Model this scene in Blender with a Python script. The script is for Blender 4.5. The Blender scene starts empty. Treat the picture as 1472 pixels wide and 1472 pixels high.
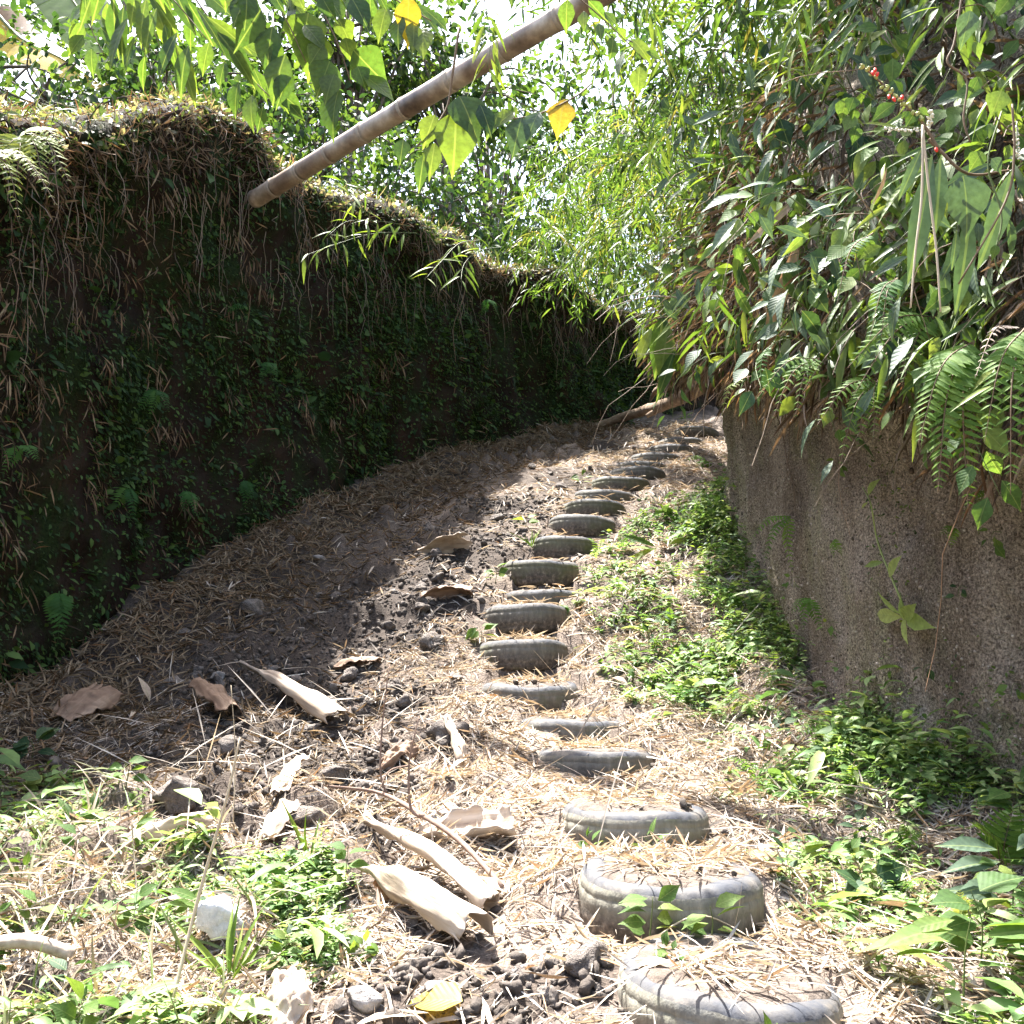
import bpy, math, random
import numpy as np
from mathutils import Vector, Matrix

random.seed(7)
rs = np.random.RandomState(11)
SC = bpy.context.scene
COL = SC.collection
R = math.radians

# ------------------------------------------------------------------ camera, sky, sun, exposure
FPX = 1414.0          # focal length in photo pixels (1472 px wide)
HORIZON = 980.0       # photo row of the eye level
CAM = Vector((0.0, 0.0, 1.55))
PITCH = math.atan((HORIZON - 736.0) / FPX)
cam_d = bpy.data.cameras.new('camera')
cam_d.sensor_fit = 'HORIZONTAL'
cam_d.sensor_width = 36.0
cam_d.lens = 36.0 * FPX / 1472.0
cam_d.clip_start = 0.05
cam_d.clip_end = 2000.0
cam = bpy.data.objects.new('camera', cam_d)
COL.objects.link(cam)
cam.location = CAM
cam.rotation_euler = (math.pi / 2 + PITCH, 0, 0)
SC.camera = cam

SUN_EL, SUN_AZ = R(69), R(-31)      # azimuth measured from +Y towards +X
sun_dir = Vector((math.sin(SUN_AZ) * math.cos(SUN_EL), math.cos(SUN_AZ) * math.cos(SUN_EL), math.sin(SUN_EL)))
world = bpy.data.worlds.new('World')
SC.world = world
world.use_nodes = True
wn, wl = world.node_tree.nodes, world.node_tree.links
bg = wn.get('Background') or wn.new('ShaderNodeBackground')
sky = wn.new('ShaderNodeTexSky')
sky.sky_type = 'NISHITA'
sky.sun_disc = False
sky.sun_elevation = SUN_EL
sky.sun_rotation = SUN_AZ
sky.air_density = 1.0
sky.dust_density = 4.0
sky.ozone_density = 0.6
wl.new(sky.outputs[0], bg.inputs[0])
bg.inputs[1].default_value = 0.125
sd = bpy.data.lights.new('sun', 'SUN')
sd.energy = 5.0
sd.angle = R(0.5)
sd.color = (1.0, 0.965, 0.92)
so = bpy.data.objects.new('sun', sd)
COL.objects.link(so)
so.rotation_euler = sun_dir.to_track_quat('Z', 'Y').to_euler()
so.location = (-8, 8, 20)
SC.view_settings.view_transform = 'Standard'
SC.view_settings.look = 'None'
SC.view_settings.gamma = 1.0
SC.view_settings.exposure = 2.6
SC.view_settings.use_curve_mapping = False
SC.cycles.max_bounces = 6
SC.cycles.transmission_bounces = 3
SC.cycles.diffuse_bounces = 4
SC.cycles.glossy_bounces = 2

# ------------------------------------------------------------------ helpers
CP, SP = math.cos(PITCH), math.sin(PITCH)


def P(px, py, d):
    """the world point seen at photo pixel (px, py) at world depth Y = d"""
    cx, cy = (px - 736.0) / FPX, (736.0 - py) / FPX
    dy = CP - cy * SP
    dz = SP + cy * CP
    k = d / dy
    return Vector((cx * k, d, CAM.z + dz * k))


def hash3(ix, iy, iz, seed):
    h = (ix * 374761393 + iy * 668265263 + iz * 2147483647 + seed * 1274126177) & 0xFFFFFFFF
    h = ((h ^ (h >> 13)) * 1274126177) & 0xFFFFFFFF
    h = ((h ^ (h >> 16)) * 2246822519) & 0xFFFFFFFF
    return ((h ^ (h >> 15)) & 0xFFFFFF) / float(0xFFFFFF) * 2 - 1


def vnoise(p, seed=0):
    p = np.asarray(p, float)
    i = np.floor(p).astype(np.int64)
    f = p - i
    f = f * f * (3 - 2 * f)
    out = 0
    for a in (0, 1):
        for b in (0, 1):
            for c in (0, 1):
                w = (f[:, 0] if a else 1 - f[:, 0]) * (f[:, 1] if b else 1 - f[:, 1]) * (f[:, 2] if c else 1 - f[:, 2])
                out = out + w * hash3(i[:, 0] + a, i[:, 1] + b, i[:, 2] + c, seed)
    return out


def fbm(p, scale, octaves=3, seed=0, gain=0.5):
    p = np.asarray(p, float) * scale
    s, amp = 0, 1.0
    for o in range(octaves):
        s = s + amp * vnoise(p * (2 ** o), seed + o * 17)
        amp *= gain
    return s


def smooth(a, b, x):
    t = np.clip((x - a) / (b - a), 0, 1)
    return t * t * (3 - 2 * t)


def tri_mesh(name, verts, tris, rnd=None, smooth_shade=True, extra=None):
    me = bpy.data.meshes.new(name)
    verts = np.ascontiguousarray(verts, np.float32)
    tris = np.ascontiguousarray(tris, np.int32)
    me.vertices.add(len(verts))
    me.vertices.foreach_set('co', verts.ravel())
    me.loops.add(tris.size)
    me.loops.foreach_set('vertex_index', tris.ravel())
    me.polygons.add(len(tris))
    me.polygons.foreach_set('loop_start', np.arange(0, tris.size, 3, dtype=np.int32))
    if smooth_shade:
        me.polygons.foreach_set('use_smooth', np.ones(len(tris), bool))
    if rnd is not None:
        a = me.attributes.new('rnd', 'FLOAT', 'POINT')
        a.data.foreach_set('value', np.ascontiguousarray(rnd, np.float32))
    for k, v in (extra or {}).items():
        a = me.attributes.new(k, 'FLOAT', 'POINT')
        a.data.foreach_set('value', np.ascontiguousarray(v, np.float32))
    me.update(calc_edges=True)
    me.validate()
    return me


def grid_tris(nu, nv):
    i = np.arange((nu - 1) * (nv - 1))
    a = (i // (nv - 1)) * nv + i % (nv - 1)
    return np.concatenate([np.stack([a, a + nv, a + nv + 1], 1), np.stack([a, a + nv + 1, a + 1], 1)])


def link(name, me, mat=None, parent=None, loc=None):
    o = bpy.data.objects.new(name, me)
    COL.objects.link(o)
    if mat is not None and me is not None and len(me.materials) == 0:
        me.materials.append(mat)
    if parent is not None:
        o.parent = parent
    if loc is not None:
        o.location = loc
    return o


def tag(o, label=None, cat=None, group=None, kind=None):
    if label:
        o['label'] = label
    if cat:
        o['category'] = cat
    if group:
        o['group'] = group
    if kind:
        o['kind'] = kind
    return o


def thing(name, label, cat, loc=(0, 0, 0), group=None):
    o = bpy.data.objects.new(name, None)
    o.empty_display_size = 0.05
    COL.objects.link(o)
    o.location = loc
    return tag(o, label, cat, group)


def frames(d, n):
    """rotation matrices with columns x, y=d, z~n"""
    y = d / np.maximum(np.linalg.norm(d, axis=1, keepdims=True), 1e-9)
    x = np.cross(y, n)
    ln = np.linalg.norm(x, axis=1, keepdims=True)
    bad = ln[:, 0] < 1e-4
    x[bad] = np.cross(y[bad], np.array([0.31, 0.77, 0.55]))
    x /= np.maximum(np.linalg.norm(x, axis=1, keepdims=True), 1e-9)
    z = np.cross(x, y)
    return np.stack([x, y, z], 2)


def unit(v):
    return v / np.maximum(np.linalg.norm(v, axis=-1, keepdims=True), 1e-9)


def rdir(n):
    return unit(rs.normal(size=(n, 3)))


def leaf_tmpl(widths, fold=0.12, droop=0.25, wave=0.0, jag=0.0, seed=0):
    """a leaf of length 1 along +Y, base at the origin: a keel line and two margins"""
    r = np.random.RandomState(seed)
    n = len(widths)
    V = [(0, 0, 0)]
    for k, w in enumerate(widths):
        s = (k + 1) / (n + 1)
        z = -droop * s * s
        wl_, wr_ = w * (1 + jag * r.uniform(-1, 1)), w * (1 + jag * r.uniform(-1, 1))
        V.append((-wl_, s, z + fold * w + wave * r.uniform(-1, 1)))
        V.append((0, s, z))
        V.append((wr_, s, z + fold * w + wave * r.uniform(-1, 1)))
    V.append((0, 1, -droop))
    F = [(0, 2, 1), (0, 3, 2)]
    for k in range(n - 1):
        a = 1 + 3 * k
        F += [(a, a + 1, a + 4), (a, a + 4, a + 3), (a + 1, a + 2, a + 5), (a + 1, a + 5, a + 4)]
    a, t = 1 + 3 * (n - 1), len(V) - 1
    F += [(a, a + 1, t), (a + 1, a + 2, t)]
    return np.array(V, float), np.array(F, int)


def joined(name, tmpl, pos, Rm, size, rnd, wid=None):
    """many leaves in one mesh (stuff)"""
    V, F = tmpl
    N = len(pos)
    sc = np.ones((N, 1, 3)) * np.asarray(size).reshape(N, 1, 1)
    if wid is not None:
        sc[:, :, 0] *= np.asarray(wid).reshape(N, 1)
    loc = V[None] * sc
    W = np.einsum('nij,nkj->nki', Rm, loc) + pos[:, None, :]
    T = F[None] + (np.arange(N) * len(V))[:, None, None]
    return W.reshape(-1, 3), T.reshape(-1, 3), np.repeat(rnd, len(V))


def merge_parts(parts):
    Vs, Ts, Rs, off = [], [], [], 0
    for v, t, r in parts:
        Vs.append(v)
        Ts.append(t + off)
        Rs.append(r)
        off += len(v)
    return np.concatenate(Vs), np.concatenate(Ts), np.concatenate(Rs)


def stuff(name, parts, mat, label, parent=None):
    v, t, r = merge_parts(parts)
    o = link(name, tri_mesh(name, v, t, r, 'crumbs' not in name), mat, parent)
    tag(o, label if parent is None else None, kind='stuff')
    return o


def tube(pts, radii, sides=6, cap=True, rough=0.0, seed=0):
    pts = np.array([tuple(p) for p in pts], float)
    n = len(pts)
    radii = np.ones(n) * np.asarray(radii, float)
    t = np.gradient(pts, axis=0)
    t = unit(t)
    ref = np.array([0.2, 0.1, 1.0])
    if abs(np.dot(unit(pts[-1] - pts[0]), unit(ref))) > 0.9:
        ref = np.array([1.0, 0.1, 0.0])
    x = unit(np.cross(t, ref))
    y = np.cross(t, x)
    a = np.linspace(0, 2 * math.pi, sides, endpoint=False)
    rr = radii[:, None] * np.ones((1, sides))
    if rough:
        rr = rr * (1 + rough * np.random.RandomState(seed).uniform(-1, 1, (n, sides)))
    V = pts[:, None, :] + rr[:, :, None] * (np.cos(a)[None, :, None] * x[:, None, :] + np.sin(a)[None, :, None] * y[:, None, :])
    V = V.reshape(-1, 3)
    F = []
    for i in range(n - 1):
        for j in range(sides):
            k = (j + 1) % sides
            F += [(i * sides + j, i * sides + k, (i + 1) * sides + k), (i * sides + j, (i + 1) * sides + k, (i + 1) * sides + j)]
    if cap:
        V = np.concatenate([V, pts[:1], pts[-1:]])
        b, e = len(V) - 2, len(V) - 1
        for j in range(sides):
            k = (j + 1) % sides
            F += [(b, k, j), (e, (n - 1) * sides + j, (n - 1) * sides + k)]
    return V, np.array(F)


def spline(pts, n):
    """Catmull-Rom through the points"""
    p = np.array([tuple(q) for q in pts], float)
    if len(p) == 2:
        return p[0] + (p[1] - p[0]) * np.linspace(0, 1, n)[:, None]
    q = np.concatenate([[2 * p[0] - p[1]], p, [2 * p[-1] - p[-2]]])
    out = []
    for u in np.linspace(0, len(p) - 1 - 1e-6, n):
        i = int(u)
        f = u - i
        a, b, c, d = q[i], q[i + 1], q[i + 2], q[i + 3]
        out.append(0.5 * (2 * b + (c - a) * f + (2 * a - 5 * b + 4 * c - d) * f * f + (3 * b - a - 3 * c + d) * f ** 3))
    return np.array(out)


def tube_obj(name, pts, radii, mat, parent=None, sides=6, n=None, rough=0.0):
    q = spline(pts, n or max(4, len(pts) * 4))
    r = np.interp(np.linspace(0, 1, len(q)), np.linspace(0, 1, np.size(radii)), np.atleast_1d(radii))
    base = np.array(parent.location) if parent is not None else np.zeros(3)
    v, f = tube(q - base, r, sides, rough=rough, seed=int(abs(q[0, 0] * 977)) % 9999)
    return link(name, tri_mesh(name, v, f), mat, parent)


# ------------------------------------------------------------------ materials
def mat_new(name):
    m = bpy.data.materials.new(name)
    m.use_nodes = True
    nt = m.node_tree
    return m, nt.nodes, nt.links, nt.nodes['Principled BSDF'], nt.nodes['Material Output']


def ramp(N, cols, mode='LINEAR'):
    r = N.new('ShaderNodeValToRGB')
    r.color_ramp.interpolation = mode
    el = r.color_ramp.elements
    while len(el) < len(cols):
        el.new(0.5)
    for e, (p, c) in zip(el, cols):
        e.position = p
        e.color = (*c, 1)
    return r


def noise(N, L, scale, detail=4, rough=0.6, coord='Object', vec_scale=None):
    tc = N.new('ShaderNodeTexCoord')
    n = N.new('ShaderNodeTexNoise')
    n.inputs['Scale'].default_value = scale
    n.inputs['Detail'].default_value = detail
    n.inputs['Roughness'].default_value = rough
    if vec_scale:
        mp = N.new('ShaderNodeMapping')
        mp.inputs['Scale'].default_value = vec_scale
        L.new(tc.outputs[coord], mp.inputs[0])
        L.new(mp.outputs[0], n.inputs['Vector'])
    else:
        L.new(tc.outputs[coord], n.inputs['Vector'])
    return n


def mix_col(N, L, fac, a, b, mode='MIX'):
    m = N.new('ShaderNodeMix')
    m.data_type = 'RGBA'
    m.blend_type = mode
    for sock, v in ((m.inputs[0], fac), (m.inputs[6], a), (m.inputs[7], b)):
        if hasattr(v, 'is_linked') or hasattr(v, 'links'):
            L.new(v, sock)
        elif isinstance(v, (int, float)):
            sock.default_value = v
        else:
            sock.default_value = (*v, 1)
    return m.outputs[2]


def bump(N, L, h, strength, dist, bsdf, prev=None):
    b = N.new('ShaderNodeBump')
    b.inputs['Strength'].default_value = strength
    b.inputs['Distance'].default_value = dist
    L.new(h, b.inputs['Height'])
    if prev is not None:
        L.new(prev, b.inputs['Normal'])
    if bsdf is not None:
        L.new(b.outputs[0], bsdf.inputs['Normal'])
    return b.outputs[0]


def leaf_mat(name, cols, trans=0.4, tcol=(2.6, 2.2, 0.9), rough=0.52, stuff_=True, spec=0.3, spots=0.0, veins=False):
    m, N, L, B, O = mat_new(name)
    if stuff_:
        a = N.new('ShaderNodeAttribute')
        a.attribute_name = 'rnd'
        src = a.outputs['Fac']
    else:
        a = N.new('ShaderNodeObjectInfo')
        src = a.outputs['Random']
    n = len(cols)
    r = ramp(N, [(i / max(1, n - 1), c) for i, c in enumerate(cols)])
    L.new(src, r.inputs[0])
    nz = noise(N, L, 14 if stuff_ else 9, 3)
    k = ramp(N, [(0.3, (0.72, 0.72, 0.72)), (0.7, (1.2, 1.2, 1.2))])
    L.new(nz.outputs[0], k.inputs[0])
    col = mix_col(N, L, 1.0, r.outputs[0], k.outputs[0], 'MULTIPLY')
    if spots:
        n2 = noise(N, L, 45, 2)
        k2 = ramp(N, [(0.62, (0, 0, 0)), (0.7, (1, 1, 1))])
        L.new(n2.outputs[0], k2.inputs[0])
        sp = N.new('ShaderNodeMath')
        sp.operation = 'MULTIPLY'
        sp.inputs[1].default_value = spots
        L.new(k2.outputs[0], sp.inputs[0])
        col = mix_col(N, L, sp.outputs[0], col, (0.10, 0.05, 0.015))
    if veins:
        # side veins: fine relief running out from the keel of the leaf
        tc = N.new('ShaderNodeTexCoord')
        sx = N.new('ShaderNodeSeparateXYZ')
        L.new(tc.outputs['Object'], sx.inputs[0])
        ab = N.new('ShaderNodeMath')
        ab.operation = 'ABSOLUTE'
        L.new(sx.outputs['X'], ab.inputs[0])
        ma = N.new('ShaderNodeMath')
        ma.operation = 'MULTIPLY_ADD'
        ma.inputs[1].default_value = -0.9
        L.new(ab.outputs[0], ma.inputs[0])
        L.new(sx.outputs['Y'], ma.inputs[2])
        mu = N.new('ShaderNodeMath')
        mu.operation = 'MULTIPLY'
        mu.inputs[1].default_value = 55.0
        L.new(ma.outputs[0], mu.inputs[0])
        si = N.new('ShaderNodeMath')
        si.operation = 'SINE'
        L.new(mu.outputs[0], si.inputs[0])
        bump(N, L, si.outputs[0], 0.10, 0.008, B)
        mid = N.new('ShaderNodeMath')
        mid.operation = 'LESS_THAN'
        mid.inputs[1].default_value = 0.012
        L.new(ab.outputs[0], mid.inputs[0])
        md = N.new('ShaderNodeMath')
        md.operation = 'MULTIPLY'
        md.inputs[1].default_value = 0.4
        L.new(mid.outputs[0], md.inputs[0])
        col = mix_col(N, L, md.outputs[0], col, (0.22, 0.27, 0.10))
    L.new(col, B.inputs['Base Color'])
    B.inputs['Roughness'].default_value = rough
    B.inputs['Specular IOR Level'].default_value = spec
    if trans > 0:
        T = N.new('ShaderNodeBsdfTranslucent')
        tc_ = mix_col(N, L, 1.0, col, tcol, 'MULTIPLY')
        L.new(tc_, T.inputs[0])
        X = N.new('ShaderNodeMixShader')
        X.inputs[0].default_value = trans
        L.new(B.outputs[0], X.inputs[1])
        L.new(T.outputs[0], X.inputs[2])
        L.new(X.outputs[0], O.inputs[0])
    return m


def plain_mat(name, cols, scale=8, rough=0.8, bumps=((60, 0.4, 0.01),), vec_scale=None, spec=0.3):
    m, N, L, B, O = mat_new(name)
    n = noise(N, L, scale, 6, 0.65, vec_scale=vec_scale)
    r = ramp(N, [(0.28 + 0.44 * i / max(1, len(cols) - 1), c) for i, c in enumerate(cols)])
    L.new(n.outputs[0], r.inputs[0])
    L.new(r.outputs[0], B.inputs['Base Color'])
    B.inputs['Roughness'].default_value = rough
    B.inputs['Specular IOR Level'].default_value = spec
    prev = None
    for s, st, d in bumps:
        nb = noise(N, L, s, 4, 0.6, vec_scale=vec_scale)
        prev = bump(N, L, nb.outputs[0], st, d, B, prev)
    return m


# soil of the trench floor: dusty where trodden, dark and damp in the dug strip
def ground_mat():
    m, N, L, B, O = mat_new('trench_soil')
    a = N.new('ShaderNodeAttribute')
    a.attribute_name = 'dust'
    n1 = noise(N, L, 3.0, 6)
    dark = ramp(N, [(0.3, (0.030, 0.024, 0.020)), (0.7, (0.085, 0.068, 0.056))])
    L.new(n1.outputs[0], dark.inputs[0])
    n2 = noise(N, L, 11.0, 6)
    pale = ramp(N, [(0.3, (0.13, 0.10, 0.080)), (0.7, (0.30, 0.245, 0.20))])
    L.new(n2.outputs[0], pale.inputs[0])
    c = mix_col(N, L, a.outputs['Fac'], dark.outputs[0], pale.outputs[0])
    n3 = noise(N, L, 90.0, 3)
    k = ramp(N, [(0.35, (0.55, 0.55, 0.55)), (0.7, (1.3, 1.3, 1.3))])
    L.new(n3.outputs[0], k.inputs[0])
    L.new(mix_col(N, L, 1.0, c, k.outputs[0], 'MULTIPLY'), B.inputs['Base Color'])
    B.inputs['Roughness'].default_value = 0.95
    B.inputs['Specular IOR Level'].default_value = 0.15
    p = bump(N, L, n2.outputs[0], 0.6, 0.03, None)
    bump(N, L, n3.outputs[0], 0.8, 0.012, B, p)
    return m


def left_mat():
    m, N, L, B, O = mat_new('mossy_earth')
    n1 = noise(N, L, 1.6, 6, 0.65, vec_scale=(1.4, 1.4, 0.6))
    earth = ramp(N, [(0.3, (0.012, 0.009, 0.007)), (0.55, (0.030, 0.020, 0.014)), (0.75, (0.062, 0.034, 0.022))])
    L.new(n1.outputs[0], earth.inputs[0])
    n2 = noise(N, L, 2.3, 7, 0.7, vec_scale=(1.0, 1.0, 0.55))
    f = ramp(N, [(0.46, (0, 0, 0)), (0.6, (1, 1, 1))])
    L.new(n2.outputs[0], f.inputs[0])
    n3 = noise(N, L, 55, 3)
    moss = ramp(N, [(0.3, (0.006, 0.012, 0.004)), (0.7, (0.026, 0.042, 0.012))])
    L.new(n3.outputs[0], moss.inputs[0])
    L.new(mix_col(N, L, f.outputs[0], earth.outputs[0], moss.outputs[0]), B.inputs['Base Color'])
    B.inputs['Roughness'].default_value = 0.95
    B.inputs['Specular IOR Level'].default_value = 0.1
    n4 = noise(N, L, 20, 5)
    p = bump(N, L, n4.outputs[0], 0.8, 0.05, None)
    bump(N, L, n3.outputs[0], 0.7, 0.015, B, p)
    return m


def right_mat():
    """bare granular subsoil full of hair roots, with moss stains"""
    m, N, L, B, O = mat_new('granular_subsoil')
    n1 = noise(N, L, 2.0, 5, 0.6, vec_scale=(1, 1, 0.5))
    base = ramp(N, [(0.28, (0.155, 0.122, 0.094)), (0.5, (0.33, 0.28, 0.23)), (0.72, (0.49, 0.44, 0.38))])
    L.new(n1.outputs[0], base.inputs[0])
    n2 = noise(N, L, 85, 5, 0.8)
    k = ramp(N, [(0.36, (0.22, 0.19, 0.17)), (0.5, (0.9, 0.88, 0.86)), (0.64, (2.0, 1.95, 1.9))])
    L.new(n2.outputs[0], k.inputs[0])
    c = mix_col(N, L, 1.0, base.outputs[0], k.outputs[0], 'MULTIPLY')
    n3 = noise(N, L, 1.9, 6, 0.7, vec_scale=(1, 1, 0.4))
    f = ramp(N, [(0.46, (0, 0, 0)), (0.64, (0.8, 0.8, 0.8))])
    L.new(n3.outputs[0], f.inputs[0])
    mo = mix_col(N, L, 0.9, k.outputs[0], (0.17, 0.165, 0.05), 'MULTIPLY')
    c = mix_col(N, L, f.outputs[0], c, mo)
    L.new(c, B.inputs['Base Color'])
    B.inputs['Roughness'].default_value = 0.97
    B.inputs['Specular IOR Level'].default_value = 0.1
    n4 = noise(N, L, 26, 5)
    p = bump(N, L, n4.outputs[0], 0.7, 0.04, None)
    bump(N, L, n2.outputs[0], 1.0, 0.02, B, p)
    return m


def tyre_mat(name, mud, shoulder):
    m, N, L, B, O = mat_new(name)
    tc = N.new('ShaderNodeTexCoord')
    sx = N.new('ShaderNodeSeparateXYZ')
    L.new(tc.outputs['Object'], sx.inputs[0])
    n1 = noise(N, L, 26, 5, 0.7, vec_scale=(1, 1, 0.25))
    n0 = noise(N, L, 6, 5, 0.6)
    w = N.new('ShaderNodeMath')
    w.operation = 'MULTIPLY_ADD'
    w.inputs[1].default_value = 0.12
    L.new(n0.outputs[0], w.inputs[0])
    L.new(sx.outputs['Z'], w.inputs[2])
    mudc = ramp(N, [(0.3, tuple(c * 0.6 for c in mud)), (0.55, mud), (0.75, tuple(min(0.6, c * 1.35) for c in mud))])
    L.new(n1.outputs[0], mudc.inputs[0])
    # the worn shoulder ring shows the grey rubber
    f = ramp(N, [(0.0, (0, 0, 0)), (0.04, (1, 1, 1))])
    s = N.new('ShaderNodeMath')
    s.operation = 'SUBTRACT'
    s.inputs[1].default_value = 0.232
    L.new(w.outputs[0], s.inputs[0])
    L.new(s.outputs[0], f.inputs[0])
    c = mix_col(N, L, f.outputs[0], mudc.outputs[0], shoulder)
    # splashed soil and algae towards the foot
    g = ramp(N, [(0.13, (1, 1, 1)), (0.205, (0, 0, 0))])
    L.new(w.outputs[0], g.inputs[0])
    n2 = noise(N, L, 40, 4)
    soil = ramp(N, [(0.35, (0.035, 0.028, 0.022)), (0.55, (0.09, 0.072, 0.056)), (0.7, (0.19, 0.155, 0.12))])
    L.new(n2.outputs[0], soil.inputs[0])
    c = mix_col(N, L, g.outputs[0], c, soil.outputs[0])
    n3 = noise(N, L, 4.5, 5)
    h = ramp(N, [(0.56, (0, 0, 0)), (0.7, (0.6, 0.6, 0.6))])
    L.new(n3.outputs[0], h.inputs[0])
    c = mix_col(N, L, h.outputs[0], c, (0.075, 0.085, 0.03))
    L.new(c, B.inputs['Base Color'])
    B.inputs['Roughness'].default_value = 0.8
    p = bump(N, L, n1.outputs[0], 0.5, 0.008, None)
    bump(N, L, n2.outputs[0], 0.5, 0.006, B, p)
    return m


MG, ML, MR = ground_mat(), left_mat(), right_mat()
M_TYRE = [tyre_mat('muddy_tyre', (0.145, 0.135, 0.112), (0.07, 0.074, 0.082)),
          tyre_mat('bleached_tyre', (0.21, 0.20, 0.16), (0.04, 0.048, 0.062)),
          tyre_mat('mossy_tyre', (0.12, 0.115, 0.075), (0.13, 0.13, 0.13))]
M_RIM = plain_mat('worn_rubber', [(0.025, 0.029, 0.038), (0.048, 0.052, 0.062), (0.085, 0.082, 0.08), (0.20, 0.175, 0.145)], 7, 0.75, ((50, 0.4, 0.006),))
M_FILL = plain_mat('trodden_soil', [(0.06, 0.048, 0.038), (0.12, 0.097, 0.08), (0.20, 0.168, 0.14)], 20, 0.95, ((30, 0.6, 0.02), (110, 0.7, 0.008)))
M_CLOD = plain_mat('dry_clod', [(0.06, 0.05, 0.043), (0.14, 0.12, 0.105), (0.26, 0.23, 0.20)], 12, 0.95, ((25, 0.8, 0.03), (100, 0.7, 0.01)))
M_STONE = plain_mat('pale_stone', [(0.10, 0.088, 0.078), (0.24, 0.22, 0.20), (0.42, 0.40, 0.37)], 9, 0.8, ((30, 0.5, 0.02), (120, 0.4, 0.005)))
M_WHITE = plain_mat('chalky_stone', [(0.45, 0.45, 0.44), (0.66, 0.66, 0.65), (0.78, 0.78, 0.78)], 9, 0.8, ((30, 0.5, 0.02),))
M_SHEATH = plain_mat('culm_sheath', [(0.20, 0.14, 0.10), (0.38, 0.30, 0.225), (0.46, 0.385, 0.305), (0.54, 0.47, 0.39)], 22, 0.7, ((30, 0.55, 0.006),), (1, 0.07, 1), 0.25)
M_SHEATHD = plain_mat('brown_sheath', [(0.10, 0.06, 0.04), (0.20, 0.13, 0.085), (0.32, 0.235, 0.165)], 20, 0.7, ((30, 0.55, 0.006),), (1, 0.08, 1))
M_TWIG = plain_mat('dry_twig', [(0.14, 0.09, 0.07), (0.24, 0.17, 0.13)], 18, 0.8, ((80, 0.4, 0.003),))
M_STRAW = plain_mat('straw_stalk', [(0.38, 0.31, 0.21), (0.52, 0.44, 0.31)], 18, 0.6, ((80, 0.2, 0.002),))
M_ROOT = plain_mat('root_bark', [(0.10, 0.065, 0.04), (0.20, 0.14, 0.09), (0.30, 0.23, 0.16)], 9, 0.9, ((35, 0.7, 0.02), (120, 0.5, 0.006)))
M_BARK = plain_mat('grey_bark', [(0.09, 0.07, 0.055), (0.19, 0.155, 0.125)], 9, 0.9, ((35, 0.7, 0.02),))
M_STEM = plain_mat('green_stem', [(0.07, 0.10, 0.03), (0.13, 0.16, 0.05)], 20, 0.55, ())
M_STEMB = plain_mat('brown_stem', [(0.10, 0.065, 0.035), (0.19, 0.13, 0.075)], 20, 0.7, ())
M_RED = plain_mat('red_petal', [(0.55, 0.02, 0.015), (0.72, 0.06, 0.03)], 30, 0.45, ())
M_BUD = plain_mat('green_bud', [(0.28, 0.32, 0.08), (0.40, 0.40, 0.14)], 30, 0.5, ())
M_CREAM = plain_mat('cream_petal', [(0.62, 0.58, 0.44), (0.74, 0.71, 0.58)], 30, 0.6, ())


def culm_mat():
    m, N, L, B, O = mat_new('dry_bamboo')
    n1 = noise(N, L, 3.2, 5, 0.6)
    n2 = noise(N, L, 12, 5, 0.65)
    r1 = ramp(N, [(0.3, (0.10, 0.065, 0.045)), (0.47, (0.24, 0.17, 0.12)), (0.6, (0.38, 0.30, 0.22)), (0.75, (0.50, 0.42, 0.34))])
    L.new(n1.outputs[0], r1.inputs[0])
    k = ramp(N, [(0.3, (0.65, 0.65, 0.65)), (0.7, (1.2, 1.2, 1.2))])
    L.new(n2.outputs[0], k.inputs[0])
    L.new(mix_col(N, L, 1.0, r1.outputs[0], k.outputs[0], 'MULTIPLY'), B.inputs['Base Color'])
    B.inputs['Roughness'].default_value = 0.45
    bump(N, L, n2.outputs[0], 0.2, 0.01, B)
    return m


M_CULM = culm_mat()
M_NODE = plain_mat('bamboo_node', [(0.25, 0.20, 0.15), (0.40, 0.34, 0.27)], 20, 0.7, ((60, 0.4, 0.006),))
M_GCULM = plain_mat('green_bamboo', [(0.10, 0.13, 0.03), (0.24, 0.23, 0.09)], 6, 0.4, ())

LITTER = [(0.10, 0.072, 0.052), (0.24, 0.19, 0.145), (0.36, 0.305, 0.245), (0.45, 0.40, 0.335), (0.56, 0.515, 0.45), (0.40, 0.345, 0.28), (0.50, 0.445, 0.37), (0.34, 0.215, 0.12)]
M_LITTER = leaf_mat('dry_leaf_litter', LITTER, 0.18, (1.2, 1.0, 0.7), 0.7, True, 0.2)
M_BROWNLIT = leaf_mat('brown_leaf_litter', [(0.05, 0.036, 0.022), (0.12, 0.085, 0.05), (0.19, 0.14, 0.085), (0.27, 0.21, 0.14), (0.15, 0.08, 0.035)], 0.12, (1.2, 1.0, 0.7), 0.75, True, 0.15)  # darker brown litter for the left part of the floor
M_WCRUMB = leaf_mat('wall_grit', [(0.07, 0.054, 0.042), (0.18, 0.15, 0.12), (0.31, 0.265, 0.22), (0.45, 0.40, 0.34)], 0.0, (1, 1, 1), 0.95, True, 0.1)
M_CRUMB = plain_mat('soil_crumb', [(0.03, 0.025, 0.021), (0.085, 0.071, 0.06), (0.17, 0.145, 0.125)], 9, 0.95, ((60, 0.6, 0.01),))
M_THATCH = leaf_mat('hanging_dry_leaves', [(0.045, 0.032, 0.024), (0.11, 0.08, 0.058), (0.19, 0.145, 0.105), (0.32, 0.26, 0.20), (0.24, 0.14, 0.075)], 0.15, (1.3, 1.0, 0.6), 0.7, True, 0.2)
M_THATCHD = leaf_mat('damp_dry_leaves', [(0.05, 0.035, 0.024), (0.13, 0.088, 0.055), (0.24, 0.155, 0.09), (0.30, 0.235, 0.15)], 0.1, (1.3, 1.0, 0.6), 0.75, True, 0.15)
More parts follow.
